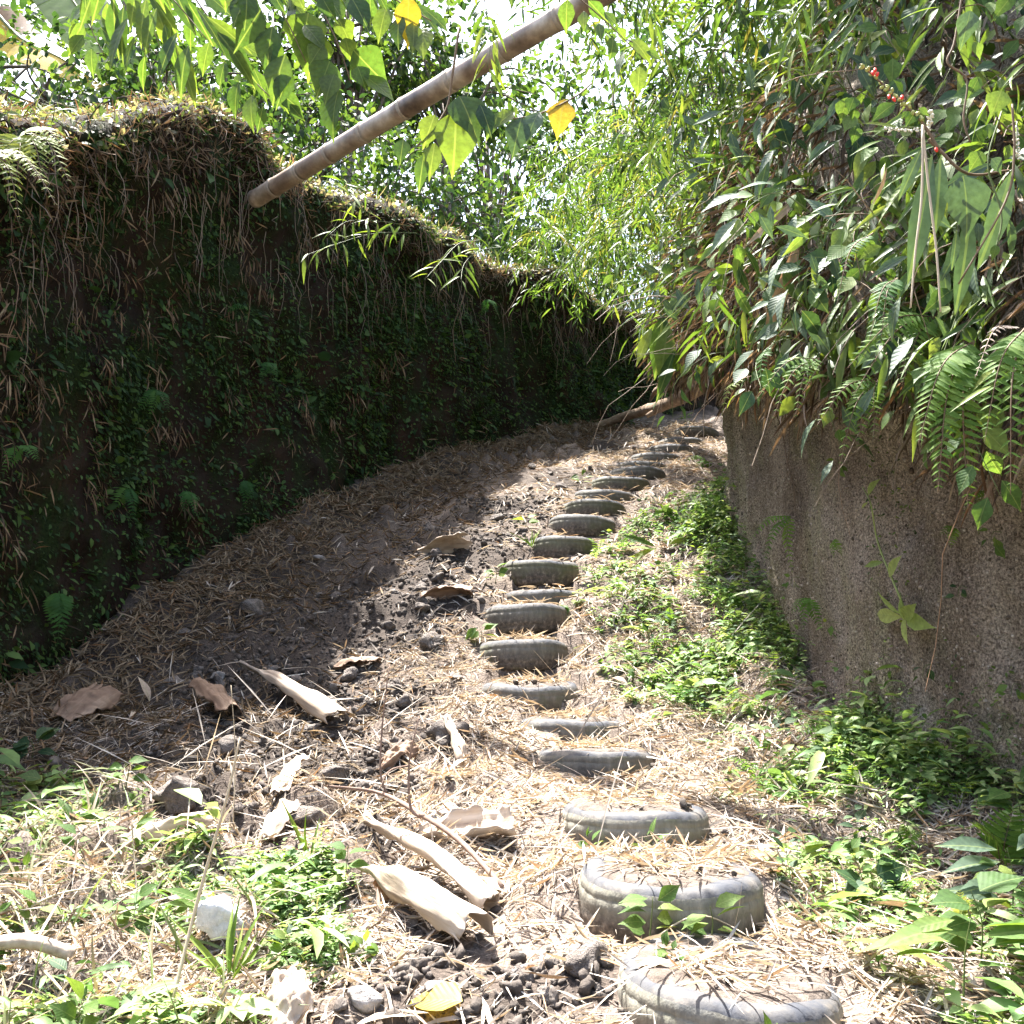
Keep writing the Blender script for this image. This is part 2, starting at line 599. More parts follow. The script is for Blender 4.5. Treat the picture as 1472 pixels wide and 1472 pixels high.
GREEN = [(0.026, 0.054, 0.015), (0.048, 0.092, 0.02), (0.078, 0.132, 0.028), (0.115, 0.16, 0.036)]
M_UNDER = leaf_mat('undergrowth_leaf', GREEN, 0.35)
M_MOSSLEAF = leaf_mat('moss_leaf', [(0.012, 0.030, 0.010), (0.030, 0.068, 0.017), (0.075, 0.13, 0.032)], 0.2, rough=0.6, spec=0.15)
M_COVER = leaf_mat('ground_cover_leaf', [(0.085, 0.16, 0.055), (0.13, 0.22, 0.07), (0.19, 0.28, 0.10), (0.29, 0.35, 0.15)], 0.32, (1.7, 1.7, 0.9))
M_GRASS = leaf_mat('bank_grass', [(0.06, 0.10, 0.03), (0.11, 0.155, 0.045), (0.16, 0.18, 0.075), (0.22, 0.185, 0.12), (0.32, 0.27, 0.20)], 0.3, (1.7, 1.6, 0.9))
M_BAMBOO = leaf_mat('bamboo_leaf', [(0.02, 0.042, 0.013), (0.038, 0.078, 0.017), (0.065, 0.115, 0.024), (0.10, 0.14, 0.032), (0.20, 0.16, 0.05)], 0.36, (2.0, 1.95, 0.9))
M_CROWN = leaf_mat('crown_leaf', [(0.018, 0.042, 0.018), (0.03, 0.066, 0.02), (0.055, 0.10, 0.026), (0.09, 0.135, 0.035)], 0.33, (2.1, 2.0, 0.8))
M_BROAD = leaf_mat('broad_leaf', [(0.032, 0.066, 0.022), (0.05, 0.095, 0.025), (0.075, 0.125, 0.03), (0.10, 0.145, 0.032)], 0.45, (2.2, 2.1, 0.75), 0.48, False, 0.4, 0.35, True)
M_YELLOW = leaf_mat('yellowing_leaf', [(0.24, 0.22, 0.03), (0.36, 0.30, 0.04), (0.42, 0.27, 0.05)], 0.45, (1.6, 1.4, 0.6), 0.5, False, 0.3, 0.8, True)
M_BLUE = leaf_mat('blue_green_leaf', [(0.055, 0.09, 0.055), (0.075, 0.115, 0.075), (0.09, 0.14, 0.085)], 0.2, (2.0, 2.2, 0.8), 0.58, False, 0.25, 0.0, True)
M_VINE = leaf_mat('vine_leaf', [(0.046, 0.092, 0.026), (0.072, 0.135, 0.034), (0.11, 0.18, 0.046), (0.16, 0.21, 0.056)], 0.35, (2.2, 2.0, 0.8), 0.6, False, 0.2, 0.15, True)
M_DARKLEAF = leaf_mat('dark_leaf', [(0.018, 0.045, 0.02), (0.03, 0.065, 0.028), (0.05, 0.09, 0.035)], 0.25, (2.2, 2.0, 0.8), 0.58, False, 0.22, 0.0, True)
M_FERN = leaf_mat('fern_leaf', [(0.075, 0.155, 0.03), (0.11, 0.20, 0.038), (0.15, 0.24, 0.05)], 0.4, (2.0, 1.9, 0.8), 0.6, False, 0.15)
M_FERND = leaf_mat('dark_fern_leaf', [(0.03, 0.09, 0.022), (0.05, 0.13, 0.03), (0.07, 0.15, 0.03)], 0.35, (2.0, 1.9, 0.8), 0.6, False, 0.15)  # deeper green variety of the fern leaf
M_FERNY = leaf_mat('pale_fern_leaf', [(0.20, 0.26, 0.06), (0.28, 0.32, 0.09)], 0.35, (1.5, 1.4, 0.8), 0.6, False, 0.15)
M_DRYLEAF = leaf_mat('single_dry_leaf', [(0.28, 0.20, 0.14), (0.43, 0.34, 0.25), (0.52, 0.44, 0.35), (0.42, 0.22, 0.09)], 0.15, (1.2, 1.0, 0.7), 0.6, False, 0.3, 0.0, True)
M_BANANA = leaf_mat('banana_leaf_green', [(0.09, 0.15, 0.05), (0.12, 0.19, 0.06)], 0.4, (2.2, 2.0, 0.8), 0.4, False, 0.5, 0.0, True)
M_BANANAY = leaf_mat('banana_leaf_yellow', [(0.46, 0.31, 0.025), (0.52, 0.36, 0.04)], 0.35, (1.3, 1.2, 0.6), 0.5, False, 0.3, 0.5)
M_BANANAB = leaf_mat('banana_leaf_brown', [(0.20, 0.12, 0.07), (0.28, 0.17, 0.10)], 0.25, (1.2, 1.1, 0.9), 0.6, False, 0.3, 0.4)

# ------------------------------------------------------------------ leaf shapes
T_BAM = leaf_tmpl([0.055, 0.07, 0.045], 0.5, 0.22)
T_DRY = leaf_tmpl([0.055, 0.075, 0.05], 0.9, 0.10)
T_DRYC = leaf_tmpl([0.05, 0.075, 0.05], 1.4, -0.28)
T_OV = leaf_tmpl([0.22, 0.27, 0.18], 0.25, 0.25)
T_SMALL = leaf_tmpl([0.24, 0.20], 0.25, 0.2)
T_GRASS = leaf_tmpl([0.016, 0.016, 0.011], 0.5, 0.55)
T_HAIR = leaf_tmpl([0.012], 0.3, 0.1)


def leaf_meshes(name, widths, fold, droop, wave, jag, mats, n=3):
    out = {}
    for mi, mat in enumerate(mats):
        lst = []
        for k in range(n):
            r = np.random.RandomState(100 * mi + k)
            v, f = leaf_tmpl([w * r.uniform(0.92, 1.08) for w in widths], fold * r.uniform(0.6, 1.3), droop * r.uniform(0.5, 1.5), wave, jag, 31 * k + mi)
            me = tri_mesh(name, v, f)
            me.materials.append(mat)
            lst.append(me)
        out[mat.name] = lst
    return out


HEART_W = [0.20, 0.33, 0.385, 0.37, 0.31, 0.22, 0.12, 0.045]
OVATE_W = [0.10, 0.20, 0.26, 0.275, 0.25, 0.19, 0.11, 0.04]
LANCE_W = [0.05, 0.095, 0.13, 0.145, 0.14, 0.115, 0.075, 0.03]
LONG_W = [0.035, 0.065, 0.09, 0.10, 0.10, 0.092, 0.07, 0.035]
BLADE_W = [0.035, 0.06, 0.066, 0.058, 0.04, 0.018]
M_PALE = leaf_mat('pale_rosette_leaf', [(0.20, 0.28, 0.07), (0.27, 0.34, 0.10), (0.33, 0.38, 0.12)], 0.3, (1.5, 1.5, 0.8), 0.5, False, 0.3, 0.0, True)
M_PSTEM = plain_mat('pale_stem', [(0.20, 0.26, 0.08), (0.28, 0.33, 0.12)], 20, 0.55, ())
L_HEART = leaf_meshes('heart_leaf', HEART_W, 0.18, 0.30, 0.012, 0.06, [M_BROAD, M_YELLOW, M_VINE, M_DARKLEAF, M_BLUE])
L_OVATE = leaf_meshes('ovate_leaf', OVATE_W, 0.22, 0.28, 0.010, 0.05, [M_BROAD, M_YELLOW, M_VINE, M_DARKLEAF, M_BLUE, M_DRYLEAF])
L_LANCE = leaf_meshes('lance_leaf', LANCE_W, 0.3, 0.28, 0.006, 0.04, [M_VINE, M_DARKLEAF, M_BLUE, M_BROAD, M_DRYLEAF, M_PALE])
L_LONG = leaf_meshes('long_leaf', LONG_W, 0.3, 0.2, 0.008, 0.05, [M_BLUE, M_VINE, M_BROAD, M_DRYLEAF])
M_SPRAY = leaf_mat('bamboo_spray_leaf', [(0.09, 0.16, 0.025), (0.15, 0.22, 0.035), (0.20, 0.24, 0.05)], 0.34, (1.7, 1.7, 0.8), 0.5, False, 0.25)
L_BLADE = leaf_meshes('blade_leaf', BLADE_W, 0.5, 0.22, 0.003, 0.04, [M_SPRAY, M_DRYLEAF, M_VINE])
L_PINNA = leaf_meshes('pinna', [0.12, 0.13, 0.12, 0.10, 0.06], 0.25, 0.22, 0.01, 0.08, [M_FERN, M_FERND, M_FERNY], 2)


def leaf(parent, meshes, p, d, n, size, name='leaf', wid=1.0):
    me = random.choice(meshes)
    o = bpy.data.objects.new(name, me)
    COL.objects.link(o)
    Rm = frames(np.array([tuple(d)], float), np.array([tuple(n)], float))[0]
    M = Matrix(Rm.tolist()).to_4x4() @ Matrix.Diagonal((size * wid, size, size, 1))
    M.translation = Vector(tuple(p)) - (parent.location if parent is not None else Vector((0, 0, 0)))
    if parent is not None:
        o.parent = parent
    o.matrix_local = M
    return o


# ------------------------------------------------------------------ trench: tyre steps, floor height, bank lines
# (left px, right px, top row, visible height px, depth of centre, roll, pitch, material, squash)
TY = [
    (890, 1187, 1440, 66, 2.88, 6.0, 5.0, 1), (836, 1086, 1274, 78, 3.42, 2.0, 3.0, 1), (812, 1010, 1170, 50, 4.28, 1.5, 2.0, 1),
    (775, 935, 1083, 26, 5.25, 1.0, 0.0, 0), (745, 895, 1036, 11, 5.75, 0.0, 1.0, 0), (694, 829, 983, 26, 6.25, 0.0, 3.0, 0),
    (690, 815, 920, 42, 6.72, 0.0, 0.0, 0), (696, 817, 868, 40, 7.12, 0.0, 0.0, 0), (724, 836, 845, 15, 7.5, -1.0, 4.0, 0),
    (720, 835, 804, 36, 7.85, 0.0, 0.0, 2), (752, 864, 770, 27, 8.3, 0.0, 0.0, 2), (786, 885, 739, 30, 8.75, 2.0, 0.0, 0),
    (806, 900, 717, 22, 9.15, 2.0, 0.0, 2), (822, 912, 702, 18, 9.55, 2.0, 0.0, 0), (848, 934, 683, 24, 9.9, 2.0, 0.0, 2),
    (872, 957, 669, 20, 10.3, 2.0, 0.0, 0), (880, 960, 661, 12, 10.75, 3.0, 0.0, 0), (905, 978, 649, 15, 11.2, 3.0, 0.0, 0),
    (926, 998, 637, 14, 11.7, 2.0, 0.0, 0), (943, 1012, 627, 13, 12.2, 2.0, 0.0, 0), (965, 1034, 611, 17, 12.75, 2.0, 0.0, 0),
]
TR = 0.30
tyres = []
for (l, r_, top, vis, d, roll, pitch, mi) in TY:
    c = P((l + r_) / 2, top, d - TR)
    k = (l + r_) / 2
    X = (k - 736) / FPX * d * 1.0
    X = P(k, top, d).x
    tyres.append(dict(x=X, y=d, zt=c.z, vis=max(0.03, vis / FPX * (d - TR)), roll=roll, pitch=pitch, mi=mi))

ys = [-30, -2, 0, 1.4] + [t['y'] - TR for t in tyres] + [13.6, 15, 17, 22, 60]
zs = [-3.0, -0.25, 0.02, 0.26] + [t['zt'] - t['vis'] for t in tyres]
zs += [zs[-1] + 0.45, zs[-1] + 1.0, zs[-1] + 1.5, zs[-1] + 2.0, zs[-1] + 3.0]
PATH_Y, PATH_Z = np.array(ys, float), np.maximum.accumulate(np.array(zs, float))
CX_Y = np.array([-5, 0, 2] + [t['y'] for t in tyres] + [15, 18], float)
CX_X = np.array([1.0, 0.9, 0.85] + [t['x'] for t in tyres] + [4.2, 8.0], float)
# left bank foot (X over Y) and right bank foot
LB = np.array([(-5.2, -14.0), (-4.4, -4.0), (-4.0, 0.0), (-3.75, 2.5), (-3.45, 4.0), (-3.1, 5.6), (-2.86, 6.5), (-2.42, 7.8), (-1.74, 9.2), (-0.78, 11.2), (0.84, 13.0), (2.3, 15.0), (4.2, 16.8), (8.0, 18.5), (16, 19.5)])
RB = np.array([(4.2, -14.0), (3.9, -3.0), (3.6, 0.0), (3.1, 1.5), (2.55, 2.8), (2.2, 3.6), (1.84, 4.3), (1.74, 5.2), (1.74, 6.2), (1.76, 7.2), (1.80, 8.2), (1.98, 8.9), (2.6, 9.7), (3.4, 11.0), (4.0, 12.4), (5.0, 13.6), (8.0, 15.0), (16.0, 16.0)])


def gz(x, y, fill=0.006, rough=True):
    x, y = np.asarray(x, float), np.asarray(y, float)
    z = np.interp(y, PATH_Y, PATH_Z)
    cx = np.interp(y, CX_Y, CX_X)
    xl = np.interp(y, LB[:, 1], LB[:, 0])
    xr = np.interp(y, RB[:13, 1], RB[:13, 0])
    t = x - cx
    p = np.stack([x, y, np.zeros_like(x)], 1)
    left = smooth(0.3, 1.2, -t)
    z = z - 0.07 * left + 0.10 * smooth(0.6, 0.0, x - xl) + 0.16 * smooth(0.7, 0.0, xr - x) * (y < 9.5)
    if rough:
        off = smooth(0.25, 0.6, np.abs(t))
        z = z + 0.035 * fbm(p, 1.3, 2, 3) + (0.010 + 0.034 * off) * fbm(p, 4.5, 4, 5)
        rid = np.clip(fbm(p, 7.0, 2, 9), 0, 1) ** 1.4
        z = z + 0.12 * rid * left * smooth(1.0, 3.0, y) * np.clip(0.6 + fbm(p, 0.8, 2, 21), 0, 1)
    for q in tyres:
        dd = np.hypot(x - q['x'], y - q['y'])
        inside = dd < TR - 0.045
        z = np.where(inside, np.maximum(z * 0 + q['zt'] + fill, -9), z)
        # keep the floor in front of each tyre down to its visible foot
        ring = (dd < TR + 0.16) & (~inside) & (y < q['y'])
        w = smooth(TR + 0.16, TR - 0.02, dd)
        foot = q['zt'] - q['vis'] - 0.012 + 0.10 * smooth(0.12, 0.32, np.abs(x - q['x'])) * np.where(x < q['x'], 1.0, 0.35) * min(1.0, q['vis'] / 0.15)
        z = np.where(ring, z * (1 - w) + np.minimum(z, foot) * w, z)
        # soil is packed level against the back of each tyre, higher on its left side
        back = (dd < TR + 0.30) & (~inside) & (y >= q['y'] - 0.10)
        wb = smooth(TR + 0.30, TR + 0.02, dd) * smooth(-0.10, 0.12, y - q['y'])
        z = np.where(back, z * (1 - wb) + np.maximum(z, q['zt'] - 0.012) * wb, z)
    return z


def gz1(x, y, fill=0.006):
    return float(gz(np.array([x]), np.array([y]), fill)[0])


def gnormal(x, y, e=0.03):
    gx = (gz(x + e, y) - gz(x - e, y)) / (2 * e)
    gy = (gz(x, y + e) - gz(x, y - e)) / (2 * e)
    n = np.stack([-gx, -gy, np.ones_like(gx)], 1)
    return unit(n)


def G(px, py, lift=0.0):
    """where the sight line through a photo pixel meets the trench floor"""
    ds = np.linspace(1.6, 18, 1200)
    a, b = P(px, py, 1.0), CAM
    X = CAM.x + (a.x - b.x) * ds
    Z = CAM.z + (a.z - b.z) * ds
    g = gz(X, ds)
    hit = np.nonzero(Z <= g + 0.004)[0]
    i = hit[0] if len(hit) else len(ds) - 1
    x, y, z = float(X[i]), float(ds[i]), float(g[i])
    for q in tyres:
        dx, dy = x - q['x'], y - q['y']
        if math.hypot(dx, dy) < TR + 0.01 and dy < 0 and CAM.z + (a.z - b.z) * y < q['zt'] - 0.03:
            y = q['y'] - math.sqrt(max(0.0, (TR + 0.02) ** 2 - dx * dx)) - 0.02
            z = gz1(x, y)
    return Vector((x, y, z + lift))


# places where bare dug soil shows between the litter (centre pixel, radius in m, strength)
SOIL = [(G(px, py), r_, s_) for px, py, r_, s_ in ((300, 1110, 0.22, 0.8), (450, 1060, 0.25, 0.85), (580, 1010, 0.22, 0.7), (560, 1140, 0.2, 0.8), (430, 1240, 0.14, 0.6), (220, 1090, 0.2, 0.6), (420, 960, 0.5, 1), (520, 900, 0.55, 1), (600, 850, 0.5, 1), (670, 790, 0.5, 1), (480, 1010, 0.35, 0.9), (330, 1060, 0.25, 0.8),
        (400, 1110, 0.22, 0.8), (520, 1110, 0.25, 0.8), (540, 1170, 0.16, 0.9), (640, 1060, 0.16, 0.7), (600, 1420, 0.25, 0.8), (720, 1440, 0.25, 0.8), (830, 1410, 0.14, 0.8),
        (730, 740, 0.45, 0.8), (800, 690, 0.45, 0.7), (880, 640, 0.4, 0.7), (350, 1180, 0.18, 0.7), (640, 1330, 0.14, 0.9), (280, 1150, 0.15, 0.8), (460, 1300, 0.2, 0.5), (300, 980, 0.3, 0.6))]


def soil_w(x, y):
    w = np.zeros_like(x)
    for c, r_, s_ in SOIL:
        w = np.maximum(w, min(1.0, s_ * 1.1) * np.exp(-(((x - c.x) ** 2 + (y - c.y) ** 2) / (1.2 * r_ * r_)) ** 1.5))
    return w


# trench floor: fine in view, one sheet out to beyond the horizon of the trench
gx = np.concatenate([np.linspace(-30, -4.6, 14), np.arange(-4.5, 4.6, 0.033), np.linspace(4.8, 30, 12)])
gy = np.concatenate([np.linspace(-30, 0.6, 20), np.arange(0.8, 8.5, 0.033), np.arange(8.5, 16.5, 0.06), np.linspace(16.8, 60, 16)])
GX, GY = np.meshgrid(gx, gy, indexing='ij')
fx, fy = GX.ravel(), GY.ravel()
fz = gz(fx, fy, -0.07)
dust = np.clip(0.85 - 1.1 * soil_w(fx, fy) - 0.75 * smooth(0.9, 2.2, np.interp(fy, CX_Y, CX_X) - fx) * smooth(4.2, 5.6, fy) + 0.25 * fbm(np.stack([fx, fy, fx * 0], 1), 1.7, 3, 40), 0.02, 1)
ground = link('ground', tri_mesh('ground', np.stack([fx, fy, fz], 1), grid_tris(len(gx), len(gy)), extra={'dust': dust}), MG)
tag(ground, 'sloping trench floor of dark and dusty earth between two banks', kind='structure')


class Sheet:
    """a surface sampled on a grid, so that plants can be rooted on it"""
    def __init__(self, Pts):
        self.P = Pts
        du = np.gradient(Pts, axis=0)
        dv = np.gradient(Pts, axis=1)
        self.N = unit(np.cross(du, dv))

    def at(self, u, v):
        nu, nv = self.P.shape[:2]
        a, b = np.clip(u, 0, 1) * (nu - 1.001), np.clip(v, 0, 1) * (nv - 1.001)
        i, j = a.astype(int), b.astype(int)
        f, g = (a - i)[:, None], (b - j)[:, None]
        p = (self.P[i, j] * (1 - f) + self.P[i + 1, j] * f) * (1 - g) + (self.P[i, j + 1] * (1 - f) + self.P[i + 1, j + 1] * f) * g
        return p, self.N[i, j]


def resample(line, n):
    line = np.asarray(line, float)
    d = np.concatenate([[0], np.cumsum(np.hypot(*np.diff(line, axis=0).T))])
    s = np.linspace(0, d[-1], n)
    q = np.stack([np.interp(s, d, line[:, 0]), np.interp(s, d, line[:, 1])], 1)
    k = 9
    pad = np.concatenate([np.repeat(q[:1], k, 0), q, np.repeat(q[-1:], k, 0)])
    ker = np.ones(2 * k + 1) / (2 * k + 1)
    return np.stack([np.convolve(pad[:, 0], ker, 'valid'), np.convolve(pad[:, 1], ker, 'valid')], 1)


# ---- left bank: a cut earth face, its crest, and the ground behind it
def crest_left(y):
    tops = [(-14, 3.6), (-2, 4.2), (2.0, 4.5), (4.5, 4.9), (5.6, P(0, 195, 5.6).z), (6.5, P(110, 190, 6.5).z), (7.3, P(220, 185, 7.3).z), (7.9, P(310, 205, 7.9).z), (8.5, P(390, 255, 8.5).z),
            (9.2, P(470, 290, 9.2).z), (10.2, P(560, 330, 10.2).z), (11.2, P(640, 362, 11.2).z), (12.1, P(740, 392, 12.1).z), (13.0, P(830, 430, 13.0).z), (15.0, P(950, 470, 15.0).z), (17, 7.0), (20, 7.2)]
    a = np.array(tops)
    return np.interp(y, a[:, 0], a[:, 1])


nu = 620
lq = resample(LB, nu)
tn = unit(np.gradient(lq, axis=0))
ln = np.stack([tn[:, 1], -tn[:, 0]], 1)          # points into the trench
fl = gz(lq[:, 0], lq[:, 1], rough=False) - 0.35
ct = crest_left(lq[:, 1])
vs_face = np.linspace(0, 1, 92)
rows = []
for v in vs_face:
    off = 0.10 * math.sin(v * math.pi) * -1 + 0.16 * smooth(0.82, 0.97, v) - 0.02
    rows.append(np.stack([lq[:, 0] + ln[:, 0] * off, lq[:, 1] + ln[:, 1] * off, fl + (ct - fl) * v], 1))
for back, up in ((0.05, 0.06), (0.16, 0.11), (0.32, 0.13), (0.55, 0.15), (0.9, 0.18), (1.4, 0.2), (2.2, 0.25), (3.5, 0.3), (6, 0.4), (12, 0.5), (30, 0.5), (80, 0.3)):
    rows.append(np.stack([lq[:, 0] - ln[:, 0] * (back - 0.14), lq[:, 1] - ln[:, 1] * (back - 0.14), ct + up], 1))
LP = np.stack(rows, 1)
flat = LP.reshape(-1, 3)
nrm = np.repeat(ln, LP.shape[1], 0)
vv = np.tile(np.concatenate([vs_face, np.ones(12)]), nu)
back_i = np.tile(np.concatenate([np.zeros(92), np.arange(1, 13)]), nu)
dis = 0.16 * fbm(flat * np.array([1, 1, 0.7]), 0.8, 3, 50) + 0.05 * fbm(flat, 4.2, 3, 60) + 0.09 * np.clip(fbm(flat * np.array([1, 1, 0.35]), 2.6, 3, 66), -0.3, 1) + 0.05 * fbm(flat * np.array([0.4, 0.4, 1]), 3.0, 2, 68)
dis = dis * np.where(back_i > 4, 0.2, 1.0)
flat[:, 0] += nrm[:, 0] * dis
flat[:, 1] += nrm[:, 1] * dis
flat[:, 2] += np.where(vv > 0.9, smooth(0.9, 1.0, vv), 0) * (0.12 * fbm(flat * np.array([1, 1, 0]), 1.2, 3, 70) + 0.04 * fbm(flat, 5, 2, 73))
LS = Sheet(flat.reshape(LP.shape))
if (LS.N[:, 20, :2] * ln).sum() < 0:
    LS.N *= -1
LFACE = 91.0 / (LP.shape[1] - 1)
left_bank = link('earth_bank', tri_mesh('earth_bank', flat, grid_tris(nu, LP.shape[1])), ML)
tag(left_bank, 'tall dark mossy earth bank along the left side of the path', kind='structure')

# ---- right bank: bare granular face below, overgrown slope above a ragged lip
def lip_right(y):
    a = np.array([(-14, 1.4), (0, 1.9), (2.5, 2.3), (3.7, P(1472, 670, 3.7).z), (4.3, P(1330, 590, 4.3).z), (5.0, P(1200, 540, 5.0).z), (6.5, P(1110, 540, 6.5).z), (8.3, P(1040, 520, 8.3).z), (9.2, 4.7), (10.5, 4.9), (13, 5.6), (16, 6.4)])
    return np.interp(y, a[:, 0], a[:, 1])


nr = 900
rq = resample(RB, nr)
tn2 = unit(np.gradient(rq, axis=0))
rn = np.stack([-tn2[:, 1], tn2[:, 0]], 1)        # points into the trench
fl2 = gz(rq[:, 0], rq[:, 1], rough=False) - 0.35
lt = lip_right(rq[:, 1])
rows = []
vs2 = np.linspace(0, 1, 84)
for v in vs2:
    off = 0.06 * v - 0.05 * math.sin(v * math.pi) + 0.16 * smooth(0.93, 1.0, v)
    rows.append(np.stack([rq[:, 0] + rn[:, 0] * off, rq[:, 1] + rn[:, 1] * off, fl2 + (lt - fl2) * v], 1))
up_prof = [(-0.30, 0.10), (-0.34, 0.25), (-0.30, 0.45), (-0.24, 0.7), (-0.16, 1.0), (-0.05, 1.35), (0.10, 1.7), (0.30, 2.05), (0.55, 2.4), (0.9, 2.7), (1.4, 2.95), (2.2, 3.1), (4, 3.3), (8, 2.95), (20, 3.8), (60, 4.0)]
for back, up in up_prof:
    rows.append(np.stack([rq[:, 0] - rn[:, 0] * back, rq[:, 1] - rn[:, 1] * back, lt + up], 1))
RP = np.stack(rows, 1)
flat = RP.reshape(-1, 3)
nrm = np.repeat(rn, RP.shape[1], 0)
row_i = np.tile(np.arange(RP.shape[1]), nr)
dis = 0.06 * fbm(flat, 1.3, 3, 80) + 0.022 * fbm(flat * np.array([1, 1, 0.5]), 7, 4, 84) + 0.03 * np.clip(fbm(flat * np.array([1, 1, 0.3]), 3.5, 3, 86), -1, 0.1) - 0.035 * np.clip(fbm(flat, 5.5, 2, 88) - 0.35, 0, 1) + np.where(row_i >= 84, 0.10 * fbm(flat, 2.4, 2, 90), 0)
dis = np.where(row_i < 84, dis - 0.04 * np.exp(-(fbm(flat * np.array([1, 1, 0.22]), 1.7, 3, 95) / 0.05) ** 2), dis)
dis = np.where(row_i > 96, dis * 0.3, dis)
flat[:, 0] += nrm[:, 0] * dis
flat[:, 1] += nrm[:, 1] * dis
flat[:, 2] += np.where((row_i > 78) & (row_i < 97), 0.10 * fbm(flat * np.array([1, 1, 0.3]), 2.2, 2, 93), 0)
RS = Sheet(flat.reshape(RP.shape))
if (RS.N[:, 20, :2] * rn).sum() < 0:
    RS.N *= -1
NROW = RP.shape[1] - 1
RFACE = 83.0 / NROW
RTOP = (84 + 9.0) / NROW
right_bank = link('earth_bank', tri_mesh('earth_bank', flat, grid_tris(nr, RP.shape[1])[:, ::-1]), MR)
tag(right_bank, 'bare granular brown earth bank under overhanging plants on the right', kind='structure')


def u_of(line_xy, y):
    """parameter along a bank line for a given Y"""
    return np.interp(y, line_xy[:, 1], np.linspace(0, 1, len(line_xy)))


print('trench done')

# ------------------------------------------------------------------ tyre steps
def tyre_mesh(seed):
    r = np.random.RandomState(seed)
    side = [(0.178, 0.150), (0.182, 0.176), (0.196, 0.190), (0.215, 0.198), (0.245, 0.2025), (0.268, 0.200), (0.284, 0.192), (0.293, 0.180)]
    tread = [(0.293, 0.180), (0.2985, 0.170), (0.301, 0.156), (0.2995, 0.150), (0.2995, 0.147), (0.302, 0.142), (0.3035, 0.120), (0.302, 0.1015), (0.302, 0.0985), (0.3035, 0.080), (0.302, 0.055), (0.300, 0.052), (0.300, 0.048), (0.300, 0.030), (0.292, 0.014), (0.275, 0.003)]
    seg = 90
    a = np.linspace(0, 2 * math.pi, seg, endpoint=False)
    k1, p1, k2, p2 = r.uniform(0.006, 0.016), r.uniform(0, 6), r.uniform(0.002, 0.005), r.uniform(0, 6)
    wob = 1 + k1 * np.cos(2 * a + p1) + k2 * np.cos(3 * a + p2)
    wz = 0.007 * np.cos(2 * a + p2) + 0.003 * np.cos(5 * a + p1)
    outs = []
    for prof, lug in ((side, True), (tread, True)):
        V = []
        for i, (rad, z) in enumerate(prof):
            rr = np.full(seg, rad) * wob
            zz = np.full(seg, z) + wz
            if rad > 0.29 and z > 0.145 or rad > 0.28 and z < 0.04:
                rr = rr - 0.0035 * ((np.arange(seg) % 3) == 0)
            V.append(np.stack([rr * np.cos(a), rr * np.sin(a), zz], 1))
        V = np.array(V)
        V = V + (0.002 * vnoise(V.reshape(-1, 3) * 22 + seed, seed)).reshape(V.shape[0], seg, 1)
        F = []
        for i in range(len(prof) - 1):
            for j in range(seg):
                k = (j + 1) % seg
                F += [(i * seg + j, (i + 1) * seg + k, i * seg + k), (i * seg + j, (i + 1) * seg + j, (i + 1) * seg + k)]
        outs.append((V.reshape(-1, 3), np.array(F)))
    return outs


def fill_mesh(seed):
    rad, th = np.meshgrid(np.linspace(0, 1, 16) ** 0.7, np.linspace(0, 2 * math.pi, 40), indexing='ij')
    x, y = 0.274 * rad * np.cos(th), 0.274 * rad * np.sin(th)
    p = np.stack([x.ravel(), y.ravel(), np.zeros(x.size) + seed], 1)
    z = 0.209 + 0.010 * fbm(p, 9, 3, seed) - 0.034 * rad.ravel() ** 15 * (1 + 0.5 * fbm(p, 5, 2, seed + 9))
    return np.stack([p[:, 0], p[:, 1], z], 1), grid_tris(16, 40)


TYRE_LABELS = [
    'lowest tyre step cut by the bottom edge, its left wall bleached white',
    'second tyre from the bottom with a small green weed before its tread',
    'third tyre from the bottom, pale wall with a dark blue grey rim',
    'low grey tyre rim half buried in straw above the third tyre',
    'nearly buried tyre of which only a thin ribbed strip shows',
    'half sunk grey tyre with a drooping rim in sunlit straw',
    'round grey tyre with a green sprig at its left end',
    'tall dusty tyre with a cracked pale line round its tread',
    'tyre sunk so deep that only its grey rim shows above straw',
    'tyre with a yellow mossy left end and a fern sprig on it',
    'mossy tyre with grass tuft at its left end, directly above the yellow mossed one',
    'smooth grey tyre with a clean top, two above the yellow mossed one',
    'greenish low tyre directly above the smooth grey one',
    'thin dark tyre edge below the wide rounded tyre on the slope',
    'wide rounded tyre with pale green plants at its left, middle of the upper flight',
    'grey tyre with a fallen straw across its right end',
    'thin tyre pressed closely on the one below, upper flight',
    'narrow sunlit tyre in the upper flight, fourth from the stair head',
    'pale tyre beside a fern frond, third from the stair head',
    'flat pale tyre second from the stair head',
    'topmost pale tyre at the stair head, cut off by the right bank']
for i, q in enumerate(tyres):
    t = thing('tyre', TYRE_LABELS[i], 'tyre', (q['x'], q['y'], q['zt'] - 0.2), 'old tyres laid as steps up the path')
    t.rotation_euler = (R(q['pitch']), R(q['roll']), R(random.uniform(0, 360)) if q['roll'] == 0 and q['pitch'] == 0 else 0)
    (sv, sf), (tv, tf) = tyre_mesh(i)
    link('sidewall', tri_mesh('sidewall', sv, sf), M_RIM, t)
    link('tread', tri_mesh('tread', tv, tf), M_TYRE[q['mi']], t)
    fv, ff = fill_mesh(i)
    link('soil_fill', tri_mesh('soil_fill', fv, ff), M_FILL, t)

# ------------------------------------------------------------------ fallen culm sheaths, stones, clods, sticks
def fbm_edge(U, Vv, seed):
    q = np.stack([U.ravel() * 5, np.sign(Vv.ravel()) * 3, U.ravel() * 0 + seed * 1.7], 1)
    return fbm(q, 1.0, 3, seed).reshape(U.shape)


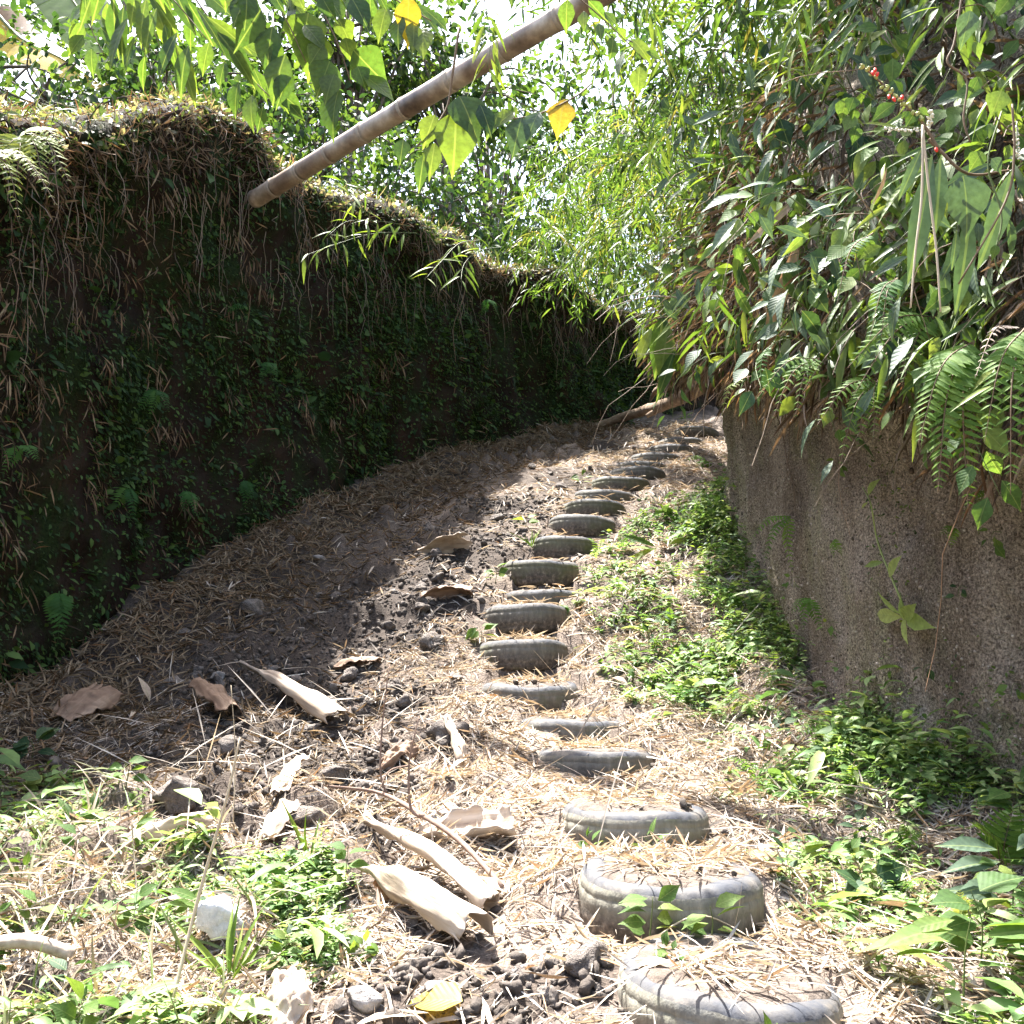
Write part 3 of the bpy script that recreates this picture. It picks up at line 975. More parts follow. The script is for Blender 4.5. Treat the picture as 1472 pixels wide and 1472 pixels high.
def sheath(name, label, cat, pa, pb, w0, w1, curl, roll, mat, group=None, taper=0.15, lift=0.03, seed=0, bend=0.02, arch=1.0, rag=0.22):
    pa, pb = Vector(pa), Vector(pb)
    ax = (pb - pa)
    Ln = ax.length
    nu_, nv_ = 34, 19
    r = np.random.RandomState(seed)
    U, Vv = np.meshgrid(np.linspace(0, 1, nu_), np.linspace(-1, 1, nv_), indexing='ij')
    w = (w0 + (w1 - w0) * U) * (taper + (1 - taper) * smooth(0, 0.45, U))
    edge = 1 + rag * fbm_edge(U, Vv, seed) + 0.0 * vnoise(np.stack([U.ravel() * 6, np.sign(Vv.ravel()) * 3, U.ravel() * 0 + seed], 1), seed).reshape(U.shape)
    ang = Vv * curl * edge
    rad = w / max(0.5, curl)
    x = rad * np.sin(ang)
    z = rad * (np.cos(ang) - math.cos(min(curl, math.pi))) * arch
    pp = np.stack([U.ravel() * 5, Vv.ravel() * 2, U.ravel() * 0 + seed], 1)
    z = z + 0.018 * fbm(pp, 1.0, 3, seed).reshape(U.shape) + 0.003 * np.sin(Vv * 14)
    z = z + bend * np.sin(U * math.pi)
    y = U * Ln + 0.05 * w1 / 0.1 * 0.3 * vnoise(np.stack([Vv.ravel() * 4, U.ravel() * 0, U.ravel() * 0 + seed], 1), seed + 5).reshape(U.shape) * smooth(0.7, 1, U) * 10 * rag
    V = np.stack([x.ravel(), y.ravel(), z.ravel()], 1)
    me = tri_mesh(name, V, grid_tris(nu_, nv_))
    o = link(name, me, mat)
    up = Vector((0, 0, 1))
    yv = ax.normalized()
    xv = yv.cross(up).normalized()
    zv = xv.cross(yv)
    M = Matrix((xv, yv, zv)).transposed().to_4x4() @ Matrix.Rotation(R(roll), 4, 'Y')
    M.translation = pa + Vector((0, 0, lift))
    o.matrix_world = M
    md = o.modifiers.new('thickness', 'SOLIDIFY')
    md.thickness = 0.0025
    tag(o, label, cat, group)
    return o


SG = 'dry bamboo sheaths fallen on the soil'
sheath('bamboo_sheath', 'long tapering tan sheath on dark soil, pointed end to the upper left', 'bamboo sheath', G(344, 962, 0.02), G(485, 1042, 0.0), 0.05, 0.115, 1.7, 8, M_SHEATH, SG, 0.1, 0.02, 1)
sheath('bamboo_sheath', 'curled brown sheath standing open like a scoop in shade and sun', 'bamboo sheath', G(283, 1012, 0.10), G(330, 1040, 0.02), 0.12, 0.12, 1.4, -10, M_SHEATHD, SG, 0.7, 0.0, 2)
sheath('bamboo_sheath', 'long bleached rolled sheath, upper of two lying side by side', 'bamboo sheath', G(525, 1190, 0.02), G(705, 1318, 0.02), 0.075, 0.085, 2.4, 0, M_SHEATH, SG, 0.25, 0.0, 3)
sheath('bamboo_sheath', 'crumpled bleached sheath with torn end, lower of two lying side by side', 'bamboo sheath', G(512, 1258, 0.02), G(692, 1368, 0.02), 0.075, 0.11, 1.9, 22, M_SHEATH, SG, 0.2, 0.01, 4, 0.03)
sheath('bamboo_sheath', 'short ribbed sheath lying with its hollow side up behind the branch', 'bamboo sheath', G(600, 1232, 0.03), G(738, 1216, 0.03), 0.11, 0.115, 1.1, 200, M_SHEATH, SG, 0.75, 0.085, 5, 0.0, 1.0, 0.06)
sheath('bamboo_sheath', 'triangular tan sheath piece standing up in the shaded soil', 'bamboo sheath', G(600, 803, 0.02), G(672, 800, 0.01), 0.10, 0.20, 1.0, -50, M_SHEATH, SG, 0.1, 0.05, 6)
sheath('bamboo_sheath', 'small reddish sheath half in sun left of the stairs', 'bamboo sheath', G(605, 868, 0.01), G(678, 862, 0.01), 0.09, 0.09, 1.3, -30, M_SHEATHD, SG, 0.4, 0.03, 7)
sheath('bamboo_sheath', 'small brown curled sheath behind the upright twigs', 'bamboo sheath', G(545, 1112, 0.02), G(590, 1088, 0.03), 0.06, 0.075, 1.4, 20, M_SHEATHD, SG, 0.4, 0.0, 8)
sheath('bamboo_sheath', 'flat pale sheath scrap leaning on dark clods', 'bamboo sheath', G(402, 1152, 0.01), G(436, 1112, 0.05), 0.07, 0.06, 0.6, -25, M_SHEATH, SG, 0.7, 0.02, 9)
sheath('bamboo_sheath', 'narrow pale splinter of sheath upright in the litter left of the stairs', 'bamboo sheath', G(668, 1108, 0.0), G(642, 1072, 0.14), 0.05, 0.02, 0.8, 10, M_SHEATH, SG, 0.8, 0.0, 10)
sheath('bamboo_sheath', 'curled tan sheath lying across the litter above the weeds', 'bamboo sheath', G(170, 1235, 0.02), G(300, 1205, 0.03), 0.075, 0.09, 1.8, 0, M_SHEATH, SG, 0.5, 0.01, 11)
sheath('bamboo_sheath', 'crumpled pale sheath between two clods above the ground cover', 'bamboo sheath', G(385, 1220, 0.01), G(420, 1180, 0.05), 0.085, 0.06, 1.4, -20, M_SHEATH, SG, 0.6, 0.01, 12)
sheath('bamboo_sheath', 'broad grey brown dead leaf crumpled at the foot of the shaded bank', 'dead leaf', G(85, 1045, 0.01), G(150, 1022, 0.08), 0.16, 0.13, 0.9, 15, M_SHEATHD, SG, 0.6, 0.02, 13)
sheath('bamboo_sheath', 'flat tan sheath end standing at the bottom edge of the ground cover', 'bamboo sheath', G(415, 1500, 0.0), G(418, 1440, 0.07), 0.07, 0.055, 0.7, 0, M_SHEATH, SG, 0.8, 0.0, 14)
sheath('bamboo_sheath', 'brown curled sheath edge in the dark soil below the stairs foot', 'bamboo sheath', G(480, 965, 0.01), G(545, 962, 0.03), 0.06, 0.075, 1.5, -15, M_SHEATHD, SG, 0.4, 0.0, 15)


def rock(name, label, cat, p, size, mat, seed, group=None, flat_=0.75, sink=0.3, rough=0.28):
    import bmesh
    bm = bmesh.new()
    bmesh.ops.create_icosphere(bm, subdivisions=3, radius=1.0)
    V = np.array([tuple(v.co) for v in bm.verts])
    F = np.array([[v.index for v in f.verts] for f in bm.faces])
    bm.free()
    r = np.random.RandomState(seed)
    n = fbm(V + seed * 3.1, 1.1, 2, seed) * rough + fbm(V + seed, 3.0, 2, seed + 3) * rough * 0.45
    # chisel with a few planes
    for _ in range(9):
        d = unit(r.normal(size=3))
        c = r.uniform(0.42, 0.8)
        s = V @ d
        V = V - np.clip(s - c, 0, 9)[:, None] * d * 0.9
    V = V * (1 + n)[:, None]
    sz = np.array([size * r.uniform(0.85, 1.2), size * r.uniform(0.8, 1.1), size * flat_])
    o = link(name, tri_mesh(name, V * sz, F, smooth_shade=False if mat in (M_STONE, M_WHITE) else True), mat)
    o.location = Vector(p) + Vector((0, 0, size * flat_ * (1 - 2 * sink)))
    o.rotation_euler = (r.uniform(-0.3, 0.3), r.uniform(-0.3, 0.3), r.uniform(0, 6))
    tag(o, label, cat, group)
    return o


STONES = [
    ('pale angular stone beside the lower edge of the green ground cover', 515, 1370, 0.075, M_STONE), ('speckled pale stone just above the ribbed sheath', 645, 1178, 0.085, M_STONE),
    ('large glaring white stone among the weeds', 325, 1335, 0.13, M_WHITE), ('small grey stone at the foot of the shaded bank in straw', 312, 975, 0.055, M_STONE),
    ('dark stone in the shade beside the bank foot', 362, 880, 0.11, M_CLOD), ('pale flat stone near the bank foot in shade', 460, 806, 0.06, M_STONE),
    ('grey mossy stone below the curled sheath at left', 330, 1248, 0.09, M_CLOD), ('pale pebble right of the crumpled sheath, bottom of picture', 632, 1430, 0.05, M_STONE),
    ('dusty stone at the bottom edge under the ground cover', 520, 1440, 0.05, M_STONE), ('small white stone by the edge of the ground cover', 492, 1352, 0.04, M_WHITE)]
for k, (lab, px, py, s, m) in enumerate(STONES):
    rock('stone', lab, 'stone', G(px, py), s, m, 20 + k, 'stones lying in the soil', 0.6, 0.35, 0.3)
CLODS = [('big dark clod left of the weathered sheath scrap', 250, 1150, 0.105), ('rounded clod beside the crumpled pale sheath', 440, 1185, 0.085), ('dark broken clod left of the lowest tyre', 840, 1395, 0.07),
         ('ragged clod mound in the litter left of the half sunk tyres', 645, 1065, 0.12), ('clod pair behind the curled brown scoop', 330, 1078, 0.08), ('crumbly clod above the long bleached sheath', 480, 1120, 0.075),
         ('clod under the upright thin twigs', 520, 1140, 0.07), ('clod at the sunlit edge of the dark soil', 620, 930, 0.10)]
for k, (lab, px, py, s) in enumerate(CLODS):
    rock('soil_clod', lab, 'clod', G(px, py), s, M_CLOD, 50 + k, 'larger clods of dug soil', 0.75, 0.35, 0.4)
for k in range(150):
    c, r_, s_ = SOIL[rs.randint(len(SOIL))]
    x, y = c.x + rs.normal() * r_ * 0.75, c.y + rs.normal() * r_ * 0.75
    if x < np.interp(y, LB[:, 1], LB[:, 0]) + 0.15 or abs(x - np.interp(y, CX_Y, CX_X)) < 0.34:
        continue
    rock('soil_lump', 'small crumb of dark dug soil among dry leaves', 'clod', (x, y, gz1(x, y)), rs.uniform(0.015, 0.036) * (1.9 if y > 5.5 else 1), M_CLOD, 200 + k, 'small soil lumps left of the stairs', 0.75, 0.3, 0.4)

# fallen branch with upright twigs
br = thing('fallen_branch', 'reddish bare branch with two upright twigs lying over the sheaths', 'branch', G(605, 1215))
tube_obj('stem', [G(470, 1150, 0.05), G(545, 1165, 0.08), G(605, 1218, 0.13), G(660, 1255, 0.12), G(722, 1295, 0.05)], [0.005, 0.009, 0.012, 0.011, 0.009], M_TWIG, br, 7)
b0 = G(605, 1218, 0.12)
tube_obj('twig', [b0, P(590, 1160, b0.y + 0.02), P(588, 1100, b0.y + 0.06), P(595, 1062, b0.y + 0.05), P(602, 1030, b0.y + 0.08)], [0.008, 0.006, 0.004, 0.002], M_TWIG, br, 6)
b1 = G(555, 1165, 0.07)
tube_obj('twig', [b1, P(547, 1110, b1.y), P(549, 1050, b1.y + 0.05), P(556, 985, b1.y + 0.06), P(560, 955, b1.y + 0.1)], [0.007, 0.005, 0.004, 0.002], M_TWIG, br, 6)
tube_obj('twig', [P(588, 1100, b0.y + 0.06), P(560, 1108, b0.y), P(545, 1135, b0.y - 0.05)], [0.003, 0.003, 0.002], M_TWIG, br, 5)

st = tube_obj('bamboo_stick', [G(-60, 1398, 0.06), G(30, 1400, 0.07), G(104, 1404, 0.05)], [0.022, 0.022, 0.02], M_SHEATH, None, 9)
tag(st, 'short pale bamboo stick lying in the weeds at the left edge', 'stick')
STALKS = [('tall bleached stalk leaning over the weeds from lower middle', [(240, 1475, 0.02), (285, 1290, 0.25), (325, 1150, 0.35), (345, 1060, 0.42)], 0.006),
          ('second thin stalk crossing the bleached stalk near its top', [(335, 1190, 0.05), (338, 1080, 0.22), (332, 985, 0.34)], 0.003),
          ('straw stalk slanting down across the weeds from the left edge', [(-10, 1370, 0.1), (60, 1425, 0.06), (110, 1480, 0.05)], 0.006),
          ('thin upright straw stalk in front of the curled sheath', [(200, 1330, 0.02), (192, 1220, 0.16), (190, 1180, 0.2)], 0.003),
          ('long thin stalk rising from the weeds toward the left edge', [(0, 1358, 0.05), (70, 1340, 0.1), (140, 1322, 0.1)], 0.005),
          ('bent straw stalk lying before the pale angular stone', [(480, 1345, 0.02), (500, 1400, 0.04), (490, 1470, 0.03)], 0.004),
          ('pale curved stalk arching over the weed below the second tyre', [(920, 1350, 0.02), (990, 1330, 0.1), (1045, 1350, 0.06), (1130, 1390, 0.01)], 0.003),
          ('dead straw stalk hanging on the sunny clods', [(440, 1010, 0.12), (447, 1060, 0.06), (470, 1110, 0.02)], 0.003)]
for lab, pts, r_ in STALKS:
    base = G(pts[0][0], pts[0][1])
    # stalks stand in one place and rise towards the light
    pp = [G(pts[0][0], pts[0][1], 0.01)] + [P(a, b, base.y + 0.25 * h + 0.05) for a, b, h in pts[1:]]
    if lab.startswith(('straw', 'long', 'bent', 'pale')):
        pp = [G(a, b, h) for a, b, h in pts]
    tag(tube_obj('dry_stalk', pp, [r_, r_ * 0.8, r_ * 0.5], M_STRAW, None, 5), lab, 'stalk', 'dry stalks')

# roots at the head of the path
for lab, pts, rad in (('thick brown root crossing the path head under the right bank', [(1010, 540, 9.6), (970, 575, 11.6), (920, 592, 12.8), (860, 612, 13.2), (800, 640, 12.6)], [0.07, 0.075, 0.07, 0.05, 0.02]),
                      ('shorter pale brown root just below the thick root', [(1015, 555, 9.8), (990, 570, 11.2), (955, 585, 12.2), (930, 598, 12.4)], [0.06, 0.06, 0.05, 0.03]),
                      ('thin dark root above the thick root', [(1005, 510, 9.9), (975, 545, 11.0), (945, 560, 12.4), (935, 575, 13.3)], [0.05, 0.045, 0.04, 0.02])):
    tag(tube_obj('tree_root', [P(*p) for p in pts], rad, M_ROOT, None, 9, 26, 0.12), lab, 'root', 'roots at the path head')

# ------------------------------------------------------------------ the bamboo pole across the trench
pa, pb = P(374, 282, 7.75), P(868, -2, 5.4)
pdir = (pb - pa)
pe = pa + pdir * 1.62
pole = thing('bamboo_pole', 'thick dry bamboo pole slanting across the trench under the leaves', 'bamboo pole', tuple(pa))
tt = [-0.02, 0.055, 0.155, 0.26, 0.375, 0.50, 0.635, 0.77, 0.905, 1.05, 1.2, 1.36, 1.52, 1.62]
RAD = 0.077
for a, b in zip(tt[:-1], tt[1:]):
    n_ = 9
    q = np.array([tuple(pa + pdir * (a + (b - a) * s)) for s in np.linspace(0.0, 1.0, n_)])
    q[:, 2] += 0.045 * np.sin(np.linspace(a, b, n_) * 2.0)
    s = np.linspace(0, 1, n_)
    rr = RAD * (1 - 0.035 * np.sin(s * math.pi)) * (1.0 + 0.02 * rs.uniform(-1, 1))
    v, f = tube(q - np.array(pa), rr, 24, cap=True)
    link('culm', tri_mesh('culm', v, f), M_CULM, pole)
for a in tt[1:-1]:
    c = pa + pdir * a
    c.z += 0.045 * math.sin(a * 2.0)
    u_ = pdir.normalized()
    q = np.array([tuple(c + u_ * s) for s in (-0.016, -0.010, -0.004, 0.0, 0.004, 0.010, 0.016)]) - np.array(pa)
    v, f = tube(q, RAD * np.array([1.0, 1.03, 1.055, 1.03, 1.06, 1.03, 1.0]), 24, cap=False)
    link('node', tri_mesh('node', v, f), M_NODE, pole)
# the cut mouth of the pole
q = np.array([tuple(pdir * -0.02), tuple(pdir * -0.02 - pdir.normalized() * 0.012)])
v, f = tube(q, [RAD * 1.0, RAD * 0.97], 24)
link('cut_end', tri_mesh('cut_end', v, f), M_NODE, pole)
print('objects done')

# ================================================================== vegetation and litter
# ------------------------------------------------------------------ dry bamboo leaf litter on the trench floor
T_LIT = leaf_tmpl([0.044, 0.042], 1.0, 0.06)
T_LITC = leaf_tmpl([0.045, 0.045], 1.6, -0.30)


def floor_scatter(n, x0, x1, y0, y1, keep):
    x, y = rs.uniform(x0, x1, n), rs.uniform(y0, y1, n)
    ok = (x > np.interp(y, LB[:, 1], LB[:, 0]) - 0.05) & (x < np.interp(y, RB[:13, 1], RB[:13, 0]) + 0.1)
    x, y = x[ok], y[ok]
    k = rs.uniform(size=len(x)) < keep(x, y)
    return x[k], y[k]


def litter_keep(x, y):
    p = np.stack([x, y, x * 0], 1)
    path = np.exp(-((x - np.interp(y, CX_Y, CX_X) - 0.08) / 0.30) ** 2) * smooth(4.5, 2.5, y)
    patch = np.clip(0.75 + 0.55 * fbm(p, 1.6, 2, 33), 0.08, 1)
    wall = np.zeros_like(x)
    for q in tyres:
        dd = np.hypot(x - q['x'], y - q['y'])
        wall = np.maximum(wall, ((dd > TR - 0.10) & (dd < TR + 0.07) & (y < q['y'] + 0.05)) * 0.93)
        wall = np.maximum(wall, (dd < TR - 0.05) * 0.15)
    return np.clip(patch * (1 - 0.93 * soil_w(x, y)) * (1 - 0.55 * path), 0.03, 1) * (1 - wall)


def lay(x, y, tmpl, size, tilt, lift, rlo=0.0, rhi=1.0, wid=None, bias=None):
    n = len(x)
    nm = gnormal(x, y)
    pos = np.stack([x, y, gz(x, y)], 1) + nm * (0.004 + lift * rs.uniform(size=(n, 1)))
    d = rdir(n)
    d = d - nm * (d * nm).sum(1, keepdims=True)
    d = unit(d) + nm * (tilt * rs.normal(size=(n, 1)))
    nn = unit(nm + 0.35 * rdir(n))
    return joined('', tmpl, pos, frames(d, nn), size, rs.uniform(rlo, rhi, n), wid)


parts = []
dry_keep = lambda x, y: litter_keep(x, y) * (1 - 0.92 * smooth(0.5, 1.3, np.interp(y, CX_Y, CX_X) - x) * smooth(4.4, 6.0, y - 0.5 * np.clip(x + 0.6, -2, 0)))
x, y = floor_scatter(98000, -3.6, 3.2, 2.2, 7.0, dry_keep)
k = rs.uniform(size=len(x)) < 0.7
parts.append(lay(x[k], y[k], T_LIT, rs.uniform(0.03, 0.125, k.sum()) * np.exp(rs.normal(size=k.sum()) * 0.2), 0.14, 0.022, wid=rs.uniform(0.4, 1.15, k.sum())))
parts.append(lay(x[~k], y[~k], T_LITC, rs.uniform(0.03, 0.12, (~k).sum()), 0.24, 0.028, wid=rs.uniform(0.4, 1.1, (~k).sum())))
x, y = floor_scatter(56000, -3.3, 4.0, 7.0, 14.5, dry_keep)
parts.append(lay(x, y, T_LIT, rs.uniform(0.07, 0.17, len(x)), 0.2, 0.025, wid=rs.uniform(0.6, 1.2, len(x))))
xs_, ys_ = floor_scatter(70000, -3.0, 2.4, 2.3, 9.5, lambda x, y: np.clip(soil_w(x, y) * 1.3 + 0.05, 0, 1))
import bmesh
bm_ = bmesh.new()
bmesh.ops.create_icosphere(bm_, subdivisions=1, radius=1.0)
CV = np.array([tuple(v.co) for v in bm_.verts])
CF = np.array([[v.index for v in f.verts] for f in bm_.faces])
bm_.free()
bm_ = bmesh.new()
bmesh.ops.create_icosphere(bm_, subdivisions=2, radius=1.0)
CV2 = np.array([tuple(v.co) for v in bm_.verts])
CF2 = np.array([[v.index for v in f.verts] for f in bm_.faces])
bm_.free()
cr = []
for g_ in range(6):
    sl = slice(g_ * len(xs_) // 6, (g_ + 1) * len(xs_) // 6)
    x_, y_ = xs_[sl][:1500], ys_[sl][:1500]
    V_s = CV2 * (1 + 0.55 * vnoise(CV2 * 1.3 + g_ * 5.3, 300 + g_) + 0.5 * vnoise(CV2 * 2.9 + g_ * 3.1, 340 + g_))[:, None] * np.array([1, 1.25, 0.7])
    m_ = len(x_)
    sz_ = np.minimum(np.exp(rs.normal(size=m_) * 0.65) * 0.007, 0.022)
    cr.append(joined('', (V_s, CF2), np.stack([x_, y_, gz(x_, y_) + sz_ * 0.35], 1), frames(rdir(m_), rdir(m_)), sz_, rs.uniform(size=m_)))
stuff('soil_crumbs', cr, M_CRUMB, 'crumbs of dark dug soil strewn left of the stairs')
# leaves left of the stairs are darker brown than those beside them
umber = []
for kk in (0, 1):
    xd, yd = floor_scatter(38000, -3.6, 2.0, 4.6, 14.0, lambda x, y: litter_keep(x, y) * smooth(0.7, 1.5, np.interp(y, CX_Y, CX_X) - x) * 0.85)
    umber.append(lay(xd, yd, (T_LIT, T_LITC)[kk], rs.uniform(0.05, 0.13, len(xd)), 0.22, 0.03, wid=rs.uniform(0.5, 1.1, len(xd))))
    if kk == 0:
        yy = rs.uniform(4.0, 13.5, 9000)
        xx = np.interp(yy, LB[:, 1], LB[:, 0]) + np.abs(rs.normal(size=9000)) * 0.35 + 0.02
        umber.append(lay(xx, yy, T_LIT, rs.uniform(0.06, 0.15, 9000), 0.25, 0.06, 0.2, 1.0))
stuff('brown_litter', umber, M_BROWNLIT, 'brown bamboo leaves on the floor beside the left bank')
stuff('leaf_litter', parts, M_LITTER, 'dry straw coloured bamboo leaves littered over the trench floor and steps')
# finer crumbs of stalk and chaff
x, y = floor_scatter(30000, -3.0, 2.8, 2.2, 6.0, litter_keep)
stuff('leaf_chaff', [lay(x, y, T_HAIR, rs.uniform(0.04, 0.16, len(x)), 0.12, 0.02, wid=rs.uniform(0.8, 2.2, len(x)))], M_LITTER, 'thin straw bits and broken leaf stalks on the soil')
# larger single leaves that stand out from the litter
for k in range(70):
    x0, y0 = rs.uniform(-2.2, 2.4), rs.uniform(2.6, 6.5)
    if not (np.interp(y0, LB[:, 1], LB[:, 0]) + 0.2 < x0 < np.interp(y0, RB[:, 1], RB[:, 0]) - 0.1):
        continue
    o = leaf(None, (L_LANCE if k % 3 else L_OVATE)[M_DRYLEAF.name], (x0, y0, gz1(x0, y0) + 0.03), (rs.normal(), rs.normal(), rs.normal() * 0.2), (rs.normal() * 0.3, rs.normal() * 0.3, 1), rs.uniform(0.09, 0.20), 'fallen_leaf')
    tag(o, 'single larger dry leaf lying loose on the bamboo leaf litter', 'fallen leaf', 'single dry leaves on the trench floor')
for lab, px, py, s, me in (('yellow fallen leaf with brown spots at the bottom edge', 665, 1462, 0.17, L_HEART[M_YELLOW.name]), ('orange dry leaf lying in the tyre nearest the bottom', 965, 1402, 0.11, L_LANCE[M_DRYLEAF.name])):
    g = G(px, py, 0.035)
    tag(leaf(None, me, g, (-1, 0.25, 0.05), (0, -0.35, 1), s, 'fallen_leaf'), lab, 'fallen leaf')

# ------------------------------------------------------------------ left bank: moss, dead leaves caught on it, grassy crest
def sheet_scatter(S, n, u0, u1, v0, v1, keep=None):
    u, v = rs.uniform(u0, u1, n), rs.uniform(v0, v1, n)
    p, nn = S.at(u, v)
    if keep is not None:
        k = rs.uniform(size=n) < keep(u, v, p)
        p, nn, u, v = p[k], nn[k], u[k], v[k]
    return p, nn, u, v


UL0, UL1 = u_of(lq, 3.6), u_of(lq, 15.5)
DOWN = np.array([0, 0, -1.0])


def hang(p, nn, tmpl, size, out, down, spread, lift=0.02, r0=0.0, r1=1.0, wid=None):
    n = len(p)
    d = out * nn + down * DOWN + spread * rdir(n)
    nz = unit(nn + 0.5 * rdir(n) + np.array([0, 0, 0.4]))
    return joined('', tmpl, p + nn * lift * rs.uniform(size=(n, 1)), frames(unit(d), nz), size, rs.uniform(r0, r1, n), wid)


p, nn, u, v = sheet_scatter(LS, 95000, UL0, UL1, 0.06, LFACE, lambda u, v, p: np.clip(0.55 + 1.0 * fbm(p, 1.4, 3, 111), 0.16, 1))
moss = [hang(p, nn, T_SMALL, np.exp(rs.normal(size=len(p)) * 0.45) * 0.032, 0.8, 0.5, 0.6, 0.04)]
stuff('moss', moss, M_MOSSLEAF, 'dark green moss and tiny leaves covering the shaded left bank')
p, nn, u, v = sheet_scatter(LS, 34000, UL0, UL1, 0.04, LFACE, lambda u, v, p: np.clip((0.15 + 1.0 * (v / LFACE) ** 1.3) * (0.4 + 1.0 * fbm(p, 1.3, 3, 120)) * smooth(9.5, 5.2, p[:, 1]) + 0.03, 0.0, 1))
th = [hang(p, nn, T_LIT, rs.uniform(0.06, 0.17, len(p)), 0.35, 0.55, 0.9, 0.04, wid=rs.uniform(0.5, 1.1, len(p)))]
# tufts: clumps of dead leaves hanging in fans
pc, nc, uc, vc = sheet_scatter(LS, 420, UL0, UL1, 0.10, LFACE, lambda u, v, p: np.clip(0.25 + 0.7 * v / LFACE, 0, 1) * smooth(12, 6, p[:, 1]))
rep = rs.randint(8, 26, len(pc))
pp, np_ = np.repeat(pc, rep, 0), np.repeat(nc, rep, 0)
th.append(hang(pp + rs.normal(size=pp.shape) * 0.045, np_, T_LIT, rs.uniform(0.08, 0.2, len(pp)), 0.3, 1.0, 0.55, 0.05, wid=rs.uniform(0.4, 0.9, len(pp))))
stuff('damp_dead_leaves', th, M_THATCHD, 'brown dead bamboo leaves caught on the face of the left bank')
# crest: dry thatch drooping over the edge, and grass
p, nn, u, v = sheet_scatter(LS, 9000, UL0, UL1, LFACE * 0.90, LFACE + 0.045, lambda u, v, p: np.clip(0.6 + 0.9 * fbm(p, 1.3, 2, 125), 0.1, 1))
crest = [hang(p, unit(nn + np.array([0, 0, 0.3])), T_LIT, rs.uniform(0.06, 0.17, len(p)), 0.45, 0.35, 0.95, 0.05, wid=rs.uniform(0.35, 0.9, len(p)))]
stuff('crest_thatch', crest, M_THATCH, 'dry brown leaves and rootlets drooping from the crest of the left bank')
p, nn, u, v = sheet_scatter(LS, 5500, UL0, UL1, LFACE + 0.01, LFACE + 0.085, lambda u, v, p: np.clip(0.6 + 0.6 * fbm(p, 1.5, 2, 130), 0.1, 1))
gr = [hang(p, nn, T_GRASS, rs.uniform(0.06, 0.24, len(p)), 0.25, -0.7, 0.8, 0.0, wid=rs.uniform(0.8, 1.6, len(p)))]
p, nn, u, v = sheet_scatter(LS, 4500, UL0, UL1, LFACE * 0.965, LFACE + 0.06)
gr.append(hang(p, unit(nn + np.array([0, 0, 0.5])), T_SMALL, rs.uniform(0.03, 0.075, len(p)), 0.6, -0.2, 0.8, 0.05))
stuff('bank_grass', gr, M_GRASS, 'sunlit grass and small leaves along the crest of the left bank')
# rootlets hanging below the crest
hv, ht, hr, off = [], [], [], 0
for k in range(420):
    u0 = rs.uniform(UL0, UL1)
    p0, n0 = LS.at(np.array([u0]), np.array([LFACE * rs.uniform(0.72, 1.0)]))
    L_ = rs.uniform(0.15, 0.7)
    q = [p0[0] + n0[0] * 0.06]
    for s in range(4):
        q.append(q[-1] + np.array([rs.normal() * 0.03, rs.normal() * 0.03, -L_ / 4]) + n0[0] * 0.012)
    v_, f_ = tube(q, [0.004, 0.003, 0.003, 0.002, 0.001], 3, cap=False)
    hv.append(v_); ht.append(f_ + off); hr.append(np.full(len(v_), rs.uniform(0.3, 1))); off += len(v_)
o = link('rootlets', tri_mesh('rootlets', np.concatenate(hv), np.concatenate(ht), np.concatenate(hr)), M_THATCH)
tag(o, 'thin brown rootlets hanging from the top of the left bank', kind='stuff')
print('left bank done')

# ------------------------------------------------------------------ right bank: hair roots on the bare face, thicket above the lip
UR0, UR1 = u_of(rq, 1.8), u_of(rq, 13.8)
p, nn, u, v = sheet_scatter(RS, 16000, UR0, u_of(rq, 9.6), 0.1, RFACE)
stuff('hair_roots', [hang(p, nn, T_HAIR, rs.uniform(0.012, 0.05, len(p)), 0.25, 0.15, 1.0, 0.004, 0.0, 1.0, rs.uniform(1.5, 4.0, len(p)))], leaf_mat('hair_root', [(0.06, 0.04, 0.03), (0.17, 0.13, 0.10), (0.30, 0.25, 0.21)], 0.0, rough=0.9, spec=0.1), 'short hair roots bristling from the bare right bank')
p, nn, u, v = sheet_scatter(RS, 15000, UR0, u_of(rq, 9.6), 0.05, RFACE)
nn_p = len(p)
stuff('wall_crumbs', [joined('', (CV * (1 + 0.4 * vnoise(CV * 1.9 + 3.3, 777))[:, None], CF), p, frames(rdir(nn_p), rdir(nn_p)), np.exp(rs.normal(size=nn_p) * 0.4) * 0.0042, rs.uniform(size=nn_p))], M_WCRUMB, 'coarse soil crumbs and grit standing out of the bare right bank')
p, nn, u, v = sheet_scatter(RS, 9000, UR0, u_of(rq, 9.6), 0.05, RFACE, lambda u, v, p: np.clip(1.3 * fbm(p * np.array([1, 1, 0.45]), 1.9, 2, 140) - 0.1, 0, 1))
stuff('bank_moss', [hang(p, nn, T_SMALL, rs.uniform(0.010, 0.030, len(p)), 0.8, 0.2, 0.7, 0.006)], M_UNDER, 'patches of tiny green moss leaves on the bare right bank')


def vr(row):
    return row / NROW


